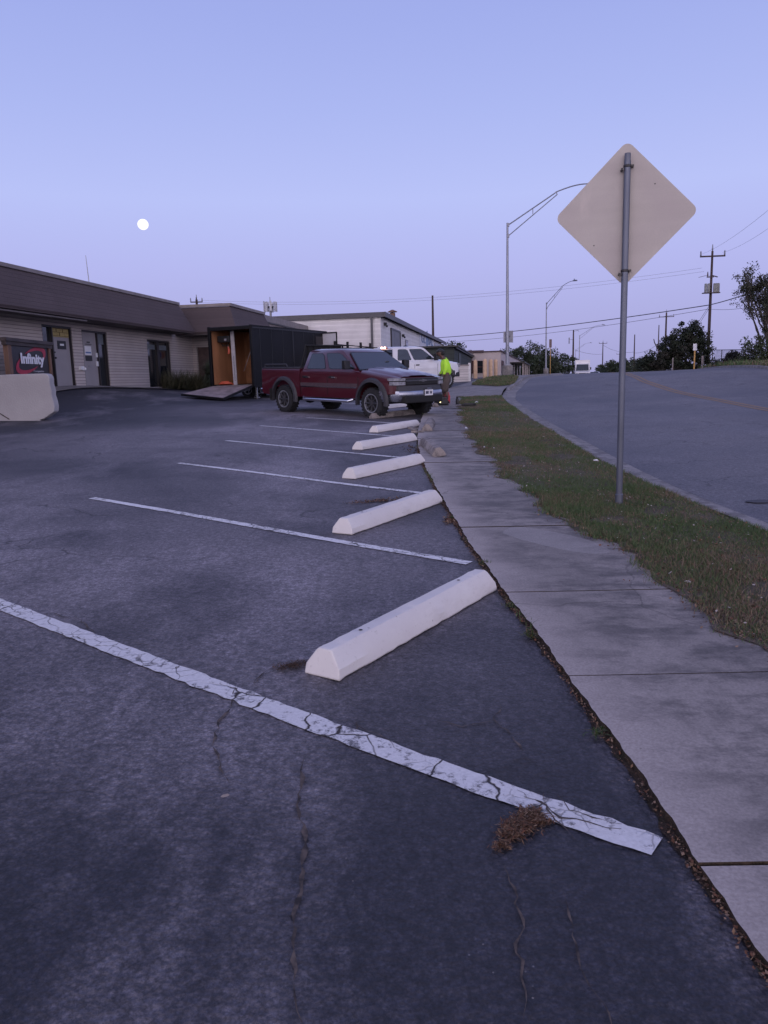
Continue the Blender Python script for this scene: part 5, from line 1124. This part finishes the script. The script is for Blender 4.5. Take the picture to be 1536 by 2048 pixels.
for s in(-1,1): MB().box((s*1.28,-1.5,1.7),(.2,.1,.4)).build('mirror',M_black,BT); MB().box((s*.8,-2.32,.92),(.25,.05,.16)).build('headlight',M_lampc,BT)
for s in (-1,1):
    for yy in (-1.4,2.8): MB().lathe([(0,-.12),(.40,-.12),(.40,.12),(0,.12)],16,'x',(s*.9,yy,.4)).build('wheel',M_rub,BT)
FC=empty('parked_car',(gx_at(1189,139),139,hz(gx_at(1189,139),139)-.72),R_(-15),'small pale car mostly hidden by the crest beside the box truck','car')
MB().prism([(-2.2,.3),(-2.2,.75),(-1.2,.9),(-.5,1.4),(.9,1.42),(1.7,.95),(2.2,.9),(2.2,.3)],'x',-.88,.88).build('body',mat('pale_car_paint',(.45,.46,.52),.35),FC,bevel=.08)
MB().add([(-.75,-1.18,.93),(.75,-1.18,.93),(.66,-.56,1.38),(-.66,-.56,1.38)],[(0,1,2,3)]).build('windshield',M_vglass,FC,fix=False)
for s in(-1,1):
    for yy in (-1.4,1.4): MB().lathe([(0,-.1),(.32,-.1),(.32,.1),(0,.1)],14,'x',(s*.8,yy,.32)).build('wheel',M_rub,FC)
# ---- black enclosed trailer
tz=.86; TR=empty('enclosed_trailer',(-5.90,31.44,tz),-R_(25),'black enclosed trailer with its rear open and the ramp lowered','trailer')
M_tblk=mat('trailer_black',(.007,.007,.009),.55,spec=.22,var=.25,scale=1.2); M_ply=mat('orange_plywood',(.36,.165,.08),.6,var=.2,scale=2.2,stretch=(1,1,.3)); M_plyd=mat('brown_plywood',(.24,.105,.045),.7,var=.25,scale=3)
fz,rz_=.53,2.80
sh_=MB(); 
for s in (-1,1): sh_.box((s*1.03,3.0,(fz+rz_)/2-.03),(.04,6.0,rz_-fz+.14))
sh_.box((0,3.0,rz_),(2.14,6.06,.05)); sh_.box((0,6.0,(fz+rz_)/2),(2.0,.05,rz_-fz)); sh_.box((0,3,fz-.06),(2.02,6,.08)); sh_.build('body',M_tblk,TR)
mb=MB()
for s in (-1,1): mb.box((s*1.0,.0,(fz+rz_)/2),(.11,.12,rz_-fz+.1))
mb.box((0,.0,rz_-.05),(2.0,.125,.13)); mb.build('rear_frame',M_tblk,TR,bevel=.01)
mb=MB(); mb.box((-.985,3.02,(fz+rz_)/2),(.03,5.85,rz_-fz-.08)); mb.build('left_lining',M_ply,TR)
MB().box((0,2.35,(fz+rz_)/2),(1.92,.03,rz_-fz-.1)).build('partition',M_plyd,TR)
MB().box((0,1.3,fz),(1.92,2.2,.03)).build('floor',mat('worn_deck',(.17,.14,.135),.8,var=.3,scale=4),TR)
mb=MB(); mb.box((1.056,3.0,2.1),(.012,.05,1.3)); 
for k in range(7): mb.box((1.053,.5+.85*k,(fz+rz_)/2),(.010,.025,rz_-fz-.05))
mb.box((1.055,3.0,rz_-.04),(.03,6.0,.08)); mb.build('side_trim',mat('trailer_trim',(.013,.013,.015),.45),TR)
MB().box((1.056,5.35,2.30),(.02,.75,.55)).build('side_vent',M_frame,TR)
# side door folded open toward the camera
sdr=MB().box((1.42,5.62,1.85),(.72,.05,1.75)).build('side_door',mat('door_liner_white',(.50,.49,.52),.6,var=.05),TR); mb=MB(); mb.box((1.42,5.58,2.74),(.78,.04,.05)); mb.box((1.79,5.58,1.85),(.05,.04,1.8)); mb.build('door_edge',M_tblk,sdr)
# ramp
lowz=.12; R0=[(-.98,-.02,fz-.02),(.98,-.02,fz-.02),(.98,-2.02,.07),(-.98,-2.02,.26)]
mb=MB(); mb.add([(x,y,z) for x,y,z in R0]+[(x,y,z-.07) for x,y,z in R0],[(0,1,2,3),(4,7,6,5),(0,4,5,1),(1,5,6,2),(2,6,7,3),(3,7,4,0)]); rp_=mb.build('ramp',M_tblk,TR)
MB().add([(-.93,-.06,fz-.015+.006),(.93,-.06,fz-.015+.006),(.93,-1.97,.088),(-.93,-1.97,.272)],[(0,1,2,3)]).build('ramp_deck',mat('ramp_plywood',(.25,.20,.20),.8,var=.3,scale=3),rp_,fix=False)
for s in (-1,1):
    for yy in (2.5,3.4):
        q=wheel(TR,s*.97,yy,.35,s,.2,None,1); 
    MB().box((s*1.05,2.95,.74),(.12,1.9,.05)).build('fender',M_tblk,TR)
mb=MB(); mb.box((.95,.25,.25),(.06,.06,.55)); mb.box((.95,.25,.03),(.18,.18,.03)); mb.build('stabiliser_jack',M_steel,TR)
def tw(x,y,z): a=R_(25); return (-5.90+math.cos(a)*x+math.sin(a)*y,31.44-math.sin(a)*x+math.cos(a)*y,tz+z)
# things inside it
o=empty('plank',tw(-.22,.35,fz+.02),-R_(25),'tall pale board leaning upright inside the black trailer','board'); MB().box((0,.12,1.07),(.17,.04,2.15),ry=-.05,rx=-.05).build('board',mat('pale_board',(.42,.40,.42),.7,var=.08),o); MB().box((.03,.10,.65),(.05,.046,1.0),ry=-.05,rx=-.05).build('printed_strip',mat('board_print',(.22,.22,.24),.7,var=.4,scale=30),o)
o=empty('jacket',tw(.33,1.9,fz+1.15),-R_(25),'black garment hanging on the brown partition inside the trailer','jacket')
rg=[]
for z,w_,d_ in ((-.02,.24,.05),(.2,.27,.07),(.6,.29,.08),(.82,.27,.07),(.95,.10,.05)): rg.append([(-w_,-d_,z),(0,-d_*1.6,z),(w_,-d_,z),(w_,d_,z),(0,d_*1.2,z),(-w_,d_,z)])
MB().layers(rg).build('cloth',M_black,o,smooth=True); MB().tube([(-.26,0,.80),(-.36,-.02,.4),(-.34,-.02,.2)],.07,8).build('sleeve',M_black,o,smooth=True); MB().tube([(.26,0,.80),(.38,-.02,.55),(.36,-.02,.3)],.07,8).build('sleeve',M_black,o,smooth=True)
o=empty('speaker_box',tw(-.62,.5,fz+1.70),-R_(25),'black work light unit fixed high on the orange trailer wall','work light'); MB().box((0,0,.15),(.55,.30,.26)).build('housing',M_black,o,bevel=.02); MB().lathe([(0,-.17),(.05,-.17),(.06,-.15)],12,'y',(.12,0,.12)).build('lens',M_lampc,o); MB().tube([(-.2,0,.0),(-.1,-.05,-.12),(.1,-.03,-.10),(.2,0,.02)],.015,6).build('cable',M_black,o)
o=empty('orange_tool',tw(-.45,.45,fz+1.25),0,'small orange tool hanging below the black unit in the trailer','tool'); MB().tube([(0,0,.3),(.03,0,.15),(0,-.03,0)],[.03,.05,.03],8).build('handle',mat('safety_orange',(.55,.10,.05),.5),o); MB().box((0,0,.3),(.05,.05,.06)).build('clip',M_black,o)
o=empty('pole_tool',tw(.15,.5,fz),0,'thin pale pole leaning diagonally across the open rear of the trailer','pole'); MB().tube([(.0,.3,.55),(.70,-.15,2.1)],.014,6).build('shaft',M_trim,o); MB().box((.45,.0,1.60),(.07,.05,.12)).build('grip',M_trim,o)
o=empty('orange_hose',tw(-.5,.2,fz+.02),0,'coil of orange cord on the trailer floor','cord'); 
pts=[(.30*math.cos(a*.7)*(1-.02*a),.16*math.sin(a*.7),.03+.004*a) for a in range(30)]; MB().tube(pts,.022,6).build('cord',mat('safety_orange',(.55,.10,.05)),o,smooth=True)
o=empty('bucket',tw(.80,.6,fz+.02),0,'small pale tub at the right of the trailer floor','bucket'); MB().lathe([(0,0),(.11,0),(.14,.26),(.13,.26),(.10,.02)],14).build('tub',M_trim,o,smooth=True)
# ================================================================== WHEEL STOPS
M_stop=G('painted_stop'); g=M_stop
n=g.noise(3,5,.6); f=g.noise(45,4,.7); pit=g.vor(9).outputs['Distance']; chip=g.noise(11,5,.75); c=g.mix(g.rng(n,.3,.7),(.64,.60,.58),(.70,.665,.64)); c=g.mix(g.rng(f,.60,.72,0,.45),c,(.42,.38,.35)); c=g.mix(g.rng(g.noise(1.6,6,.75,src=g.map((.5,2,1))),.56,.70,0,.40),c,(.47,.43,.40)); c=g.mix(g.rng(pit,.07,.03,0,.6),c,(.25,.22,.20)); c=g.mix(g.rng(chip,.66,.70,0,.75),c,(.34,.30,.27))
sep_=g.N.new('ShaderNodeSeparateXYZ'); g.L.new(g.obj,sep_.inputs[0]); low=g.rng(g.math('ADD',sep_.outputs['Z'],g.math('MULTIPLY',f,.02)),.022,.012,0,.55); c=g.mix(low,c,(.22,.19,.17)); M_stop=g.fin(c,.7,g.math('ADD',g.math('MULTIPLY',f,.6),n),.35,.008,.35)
M_old=m_concrete('bare_old_concrete',(.25,.215,.20),(.34,.30,.28),(.11,.095,.092),.9)
def stop(mt,holes=True,rough=.003):
    L,hh,w0,w1,w2=.915,.142,.110,.106,.046; n=26; rg=[]
    for i in range(n+1):
        f=-1+2*i/n; x=f*L; e=.0
        k=1-max(0,abs(f)-.985)*8; j=lambda s=1:random.uniform(-rough,rough)*s
        sh=.028*(1 if i in(0,n) else 0)
        xs=lambda z:(x-math.copysign(.035,x)*(z/hh) if i in(0,n) else x)
        rg.append([(xs(0),-w0+j(2),0),(xs(.05),-w1+j(),.055),(xs(.125),-w2-.010+j(),.128),(xs(hh),-w2+.008+j(),hh+j(.6)),(xs(hh),w2-.008+j(),hh+j(.6)),(xs(.125),w2+.010+j(),.128),(xs(.05),w1+j(),.055),(xs(0),w0+j(2),0)])
    o=MB().layers(rg).build('wheel_stop',mt,smooth=False,bevel=.006)
    if holes:
        for xx in (-.56,.56): MB().lathe([(.011,.0),(0,.0)],10,'z',(xx,0,hh+.0035)).build('pin_hole',M_under,o)
    return o
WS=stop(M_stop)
def put_stop(o,x,y,az,dz=0,lb='',gr='painted wheel stops along the sidewalk',roll=0):
    az=R_(az); h=Vector((math.sin(az),math.cos(az))); a=Vector((x,y))-h*.9; b=Vector((x,y))+h*.9; za,zb=hz(*a),hz(*b); sl=math.atan2(zb-za,1.8)
    o.rotation_mode='XYZ'; o.rotation_euler=(roll,-sl,math.pi/2-az); o.location=(x,y,(za+zb)/2+dz); tag(o,lb,'wheel stop',gr)
SP=[(-.25,3.69,33.9,'nearest and largest white wheel stop, by the cracked white line'),(-.30,6.95,31.5,'second white wheel stop from the camera'),(-.37,10.24,34,'third white wheel stop, beside the brown soil patch'),(-.35,13.5,34.5,'fourth white wheel stop from the camera'),(-.09,16.64,33,'fifth white wheel stop, just before the bare brown one')]
for i,(x,y,a,lb) in enumerate(SP):
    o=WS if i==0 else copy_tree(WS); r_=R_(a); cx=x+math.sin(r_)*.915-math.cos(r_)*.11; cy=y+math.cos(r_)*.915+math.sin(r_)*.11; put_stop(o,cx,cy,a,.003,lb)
o=copy_tree(WS); put_stop(o,.35,24.75,34,.003,'white wheel stop glimpsed under the burgundy pickup')
OS=stop(M_old,False,.007); a=R_(38); put_stop(OS,-.16+math.sin(a)*.915-math.cos(a)*.11,20.42+math.cos(a)*.915+math.sin(a)*.11,38,.003,'bare brown concrete wheel stop at the front tyre of the burgundy pickup','bare concrete wheel stops')
o=copy_tree(OS); put_stop(o,1.06,17.45,6,.038,'bare loose stop on the sidewalk pointing straight up the walk','bare concrete wheel stops')
o=copy_tree(OS); put_stop(o,.84,13.15,-4,.038,'nearest bare loose stop, tipped across the sidewalk edge','bare concrete wheel stops',roll=R_(-9))
o=copy_tree(OS); o.scale=(.62,.95,.9); put_stop(o,1.62,24.9,-8,.036,'broken piece of bare stop beside the black generator','bare concrete wheel stops')
# rubble by the loose stops
RB=empty('broken_concrete',(.86,16.9,hz(.86,16.9)+.02),0,'patch of crumbled concrete left of the loose stop','rubble'); mb=MB()
for k in range(14):
    x,y=random.uniform(-.22,.12),random.uniform(-1.1,.9); s=random.uniform(.03,.09); mb.box((x,y,s*.2),(s*1.6,s*1.3,s*.5),rz=random.random()*3,rx=.2)
mb.build('chunks',M_old,RB)
# ================================================================== SMALL THINGS ON THE GROUND
def on(px,py,name,lb,cat,rz=0,dz=.035):
    p=gp(px,py); return empty(name,(p[0],p[1],p[2]+dz),rz,lb,cat)
GN=on(885,813,'generator','squat black generator with a small yellow light at the worker feet','generator',R_(8))
GN.scale=(.80,.80,.66); MB().box((0,0,.20),(.40,.30,.30)).build('housing',M_black,GN,bevel=.03); mb=MB(); mb.tube([(-.17,-.12,.33),(-.17,-.12,.44),(.17,-.12,.44),(.17,-.12,.33)],.018,8); mb.box((0,0,.03),(.44,.34,.05)); mb.build('frame',M_under,GN)
MB().box((.02,-.16,.36),(.26,.06,.08)).build('top_panel',M_flare,GN,bevel=.01)
MB().ball((-.12,-.155,.16),(.022,.012,.022),8,6).build('lamp',mat('yellow_lit_lamp',(1,.9,.5),.3,emit=((1,.85,.35),5)),GN,smooth=True)
RC=on(895,809,'fuel_can','red fuel can standing behind the black generator','fuel can',0)
M_red=mat('red_plastic',(.45,.025,.04),.45)
RC.scale=(.8,.8,.95); MB().prism([(-.10,0),(.10,0),(.11,.26),(.05,.34),(-.10,.34)],'y',-.08,.08).build('body',M_red,RC,bevel=.02); MB().tube([(-.08,0,.33),(-.16,0,.50),(-.20,0,.56)],.022,8).build('spout',M_red,RC); MB().tube([(-.04,0,.34),(-.02,0,.40),(.05,0,.38),(.07,0,.32)],.014,6).build('handle',M_red,RC)
FL=on(914.5,811,'flask','black insulated drink flask standing on the sidewalk','bottle')
FL.scale=(.9,.9,.82); MB().lathe([(0,0),(.052,0),(.055,.02),(.055,.20),(.040,.235),(.036,.24)],18).build('body',M_black,FL,smooth=True); MB().lathe([(.036,.24),(.038,.28),(.03,.295),(0,.297)],14).build('cap',M_under,FL,smooth=True); MB().tube([(-.02,0,.29),(-.02,0,.32),(.02,0,.32),(.02,0,.29)],.006,6).build('loop',M_under,FL)
TL=on(938,815,'tool','flat black angle tool lying in the grass edge','tool',R_(-6),.06)
TL.scale=(.72,.8,.9); MB().box((0,0,.04),(.46,.10,.08)).build('body',M_black,TL,bevel=.02); MB().lathe([(.07,0),(.09,.03),(.03,.07)],14,'z',(.24,0,.0)).build('head',M_under,TL); MB().box((-.26,0,.03),(.12,.06,.05)).build('grip',M_black,TL,bevel=.015)
p0=gp(884,815); pts=[]
for px,py in ((883,814),(886,819),(900,819),(912,820),(922,818),(930,815),(934,814)): q=gp(px,py); pts.append((q[0],q[1],q[2]+.045))
tag(MB().tube(pts,.010,6).build('power_cord',M_black,smooth=True),'thin black cord running from the generator to the tool','cord')
HS=[];
for px,py,dz in ((878,795,.35),(875,806,.2),(872,811,.05)): q=gp(880,812); HS.append(W(px,py,26.6))
tag(MB().tube(HS,.014,6).build('hose',M_trim,smooth=True),'short pale hose hanging down beside the generator','hose')
for (px,py),s,lb in [((932,861),.055,'crumpled pale wrapper at the sidewalk and grass edge'),((953,808),.07,'small white scrap on the grass past the black tool'),((1375,1178),.02,'thin white stick scrap in the near grass'),((450,1594),.016,'small pale pebble on the near asphalt'),((968,900),.02,'tiny white scrap low in the verge grass'),((988,902),.022,'white paper bit in the middle of the verge grass'),((1192,928),.035,'white litter on the kerb left of the sign post')]:
    o=on(px,py,'litter' if 'pebble' not in lb else 'pebble',lb,'litter' if 'pebble' not in lb else 'stone',random.random()*3,.05 if 'asphalt' not in lb else .003)
    mb=MB(); rg=[]
    for i in range(5):
        f=-1+.5*i; rg.append([(f*s,-s*.5*(1-f*f*.7)+random.uniform(-.1,.1)*s,.0),(f*s+.1*s,0,s*.5*(1-.6*f*f)+random.uniform(0,.2)*s),(f*s,s*.5*(1-f*f*.7),0)])
    mb.layers(rg).build('scrap' if 'pebble' not in lb else 'stone',M_wht if 'pebble' not in lb else M_trim,o)
for (px,py,w_,lb) in ((1040,1600,0,''),):
    pass
o=on(1522,985,'road_mark','dark oblong tar spot on the road at the right edge','tar spot',0,-.10); tag(o,kind='structure') if 0 else None
MB().lathe([(0,.004),(.16,.004),(.17,.0)],20).build('spot',mat('road_stain',(.050,.049,.062),.8),o); o.scale=(1,.6,1)
# ================================================================== PERSON
PX,PY=2.13,26.1; PZ=hz(PX,PY)+.036
PN=empty('person',(PX,PY,PZ),0,'worker in neon yellow shirt, brown shorts and black cap, looking down beside the pickup','person')
M_skin=mat('brown_skin',(.115,.058,.044),.55,var=.06,scale=8); M_neon=mat('neon_yellow_cloth',(.50,.95,.06),.8,var=.10,scale=6,bump=.3,bscale=14); M_short=mat('brown_short_cloth',(.085,.066,.060),.9,var=.18,scale=9,bump=.3,bscale=18)
def skin(name,chains,mt,parent,sub=2,smooth=True):
    V=[];E=[];Rr=[];idx={}
    for ch in chains:
        prev=None
        for (p,r) in ch:
            k=tuple(round(c,4) for c in p)
            if k not in idx: idx[k]=len(V); V.append(p); Rr.append(r)
            i=idx[k]
            if prev is not None and prev!=i: E.append((prev,i))
            prev=i
    me=bpy.data.meshes.new(name); me.from_pydata(V,E,[]); o=bpy.data.objects.new(name,me); SC.collection.objects.link(o); me.materials.append(mt); o.parent=parent
    sm=o.modifiers.new('skin','SKIN'); sm.use_smooth_shade=True
    if not me.skin_vertices: 
        b=bmesh.new(); b.from_mesh(me); b.verts.layers.skin.verify(); b.to_mesh(me); b.free()
    for i,sv in enumerate(me.skin_vertices[0].data):
        r=Rr[i]; sv.radius=(r,r) if not isinstance(r,tuple) else r; sv.use_root=(i==0)
    ss=o.modifiers.new('sub','SUBSURF'); ss.levels=sub; ss.render_levels=sub
    return o
# the worker faces left (-x), head bowed; z up, metres; x is front/back, y is side
hip=(0.03,0,.93); sp1=(0.05,0,1.10); chest=(0.03,0,1.30); nk=(-.03,0,1.47); nk2=(-.075,0,1.53); hd=(-.11,0,1.60); hd2=(-.12,0,1.67)
def leg(s,kx,fx): return [(hip,.11),((.03,s*.10,.84),.085),((kx,s*.115,.50),.060),((fx+.035,s*.12,.28),.058),((fx+.02,s*.125,.10),.040),((fx+.02,s*.125,.05),.040),((fx-.10,s*.13,.035),.032)]
def arm(s,ex,ez,hx,hz_,): return [(chest,.14),((.03,s*.17,1.39),.068),((ex,s*.235,ez),.046),((hx,s*.22,hz_),.032),((hx-.03,s*.21,hz_-.06),.030)]
body=skin('body',[[(hip,.13),(sp1,(.135,.15)),(chest,.145),(nk,.062),(nk2,.055),(hd,(.078,.092)),(hd2,(.070,.085))],leg(-1,.0,.04),leg(1,-.02,-.06),arm(-1,.055,1.13,-.03,.90),arm(1,.02,1.14,-.16,.93)],M_skin,PN)
MB().ball((-.125,0,1.655),(.095,.078,.118),16,12).build('face',M_skin,body,smooth=True)
mb=MB(); mb.box((-.222,0,1.635),(.03,.022,.04),ry=.3); mb.ball((-.205,0,1.585),(.03,.04,.025),8,6); mb.build('nose_and_chin',M_skin,body,smooth=True)
MB().ball((-.20,0,1.588),(.032,.05,.034),8,6).build('beard',mat('dark_hair',(.012,.010,.010),.8),body,smooth=True)
mb=MB(); mb.ball((-.212,-.03,1.668),(.010,.012,.008),6,5); mb.ball((-.212,.03,1.668),(.010,.012,.008),6,5); mb.build('eyes',M_under,body)
mb=MB(); mb.ball((-.105,-.082,1.645),(.02,.012,.032),8,6); mb.ball((-.105,.082,1.645),(.02,.012,.032),8,6); mb.build('ears',M_skin,body,smooth=True)
cp=MB(); cp.ball((-.11,0,1.70),(.112,.092,.088),16,8); cp.v=[(x,y,max(z,1.675)) for x,y,z in cp.v]; cp.add([(-.19,-.07,1.69),(-.19,.07,1.69),(-.30,.05,1.655),(-.30,-.05,1.655),(-.19,-.07,1.675),(-.19,.07,1.675),(-.30,.05,1.645),(-.30,-.05,1.645)],[(0,1,2,3),(4,7,6,5),(0,3,7,4),(1,5,6,2),(2,6,7,3)]); cp.build('cap',M_black,PN,smooth=True)
MB().ball((-.06,0,1.63),(.07,.082,.085),12,8).build('hair',MATS['dark_hair'],PN,smooth=True)
MB().box((-.26,-.02,1.60),(.09,.12,.10)).build('face_shield_strap',M_under,PN,bevel=.02) if 0 else None
shirt=skin('shirt',[[((.03,0,.90),(.165,.175)),((.055,0,1.08),(.170,.180)),((.03,0,1.30),(.165,.185)),((.0,0,1.42),(.11,.13)),((-.035,0,1.485),.074)],
  [((.03,0,1.30),(.165,.185)),((.03,-.18,1.38),.085),((.055,-.245,1.13),.066),((-.028,-.222,.93),.050)],[((.03,0,1.30),(.165,.185)),((.03,.18,1.38),.085),((.02,.245,1.14),.066),((-.15,.222,.96),.050)]],M_neon,PN)
shorts=skin('shorts',[[((.03,0,1.0),(.165,.175)),((.03,0,.88),(.18,.19)),((.03,0,.80),.165),((.03,-.095,.72),.14),((.0,-.115,.50),.125),((.02,-.118,.34),.112)],[((.03,0,.80),.165),((.03,.095,.72),.14),((-.02,.115,.50),.125),((-.03,.118,.34),.112)]],M_short,PN)
for s,fx in ((-1,.04),(1,-.06)):
    rg=[]
    for x,w_,h_ in ((.10,.040,.06),(.05,.050,.12),(-.02,.052,.11),(-.10,.055,.075),(-.17,.050,.06),(-.21,.03,.035)): rg.append([(fx+x,s*.125-w_,0),(fx+x,s*.125-w_*.8,h_*.7),(fx+x,s*.125,h_),(fx+x,s*.125+w_*.8,h_*.7),(fx+x,s*.125+w_,0)])
    MB().layers(rg).build('shoe',M_under,PN,smooth=True)
def hand(s,x,y,z,glove,mt):
    # palm and five fingers, slightly curled, continuous with the wrist
    w0=(x,y,z); ch=[[((x+.01,y,z+.04),.028),(w0,.030),((x-.015,y,z-.045),.034),((x-.02,y,z-.08),.030)]]
    for k,(dx,l) in enumerate(((-.034,.070),(-.012,.080),(.010,.075),(.030,.058))):
        b=(x-.02+dx,y,z-.085); ch.append([((x-.02,y,z-.08),.030),(b,.0105),((b[0]-.004,y+s*.008,b[2]-l*.5),.0095),((b[0]-.010,y+s*.024,b[2]-l*.92),.008)])
    ch.append([((x-.015,y,z-.045),.034),((x-.050,y,z-.05),.012),((x-.068,y+s*.01,z-.085),.0105),((x-.070,y+s*.016,z-.11),.009)])
    return skin('glove' if glove else 'hand',ch,mt,PN,1)
M_glove=mat('green_glove',(.05,.16,.05),.8)
hand(1,-.045,-.215,.885,True,M_glove); hand(-1,-.19,.215,.915,True,M_glove)
PN.rotation_euler=(0,0,R_(-6)); PN.scale=(1.12,1.12,1.0)
# ================================================================== MOON
d=ray(286,449); D=2400.0; p=Vector((0,0,CAM_H))+Vector(d)*D
MM=G('moon_surface'); n=MM.noise(2.1,5,.6); c=MM.mix(MM.rng(n,.42,.62),(1,.97,.90),(.80,.77,.74)); MM.L.new(c,MM.b.inputs['Emission Color']); MM.b.inputs['Emission Strength'].default_value=1.25; MM.b.inputs['Base Color'].default_value=(.2,.2,.2,1)
mo=MB().ball((0,0,0),(14.5,14.5,14.5),40,24).build('moon',MM.M,smooth=True); mo.location=p; mo.scale=(1.02,1,1)
tag(mo,'bright full moon low in the evening sky above the office','moon')
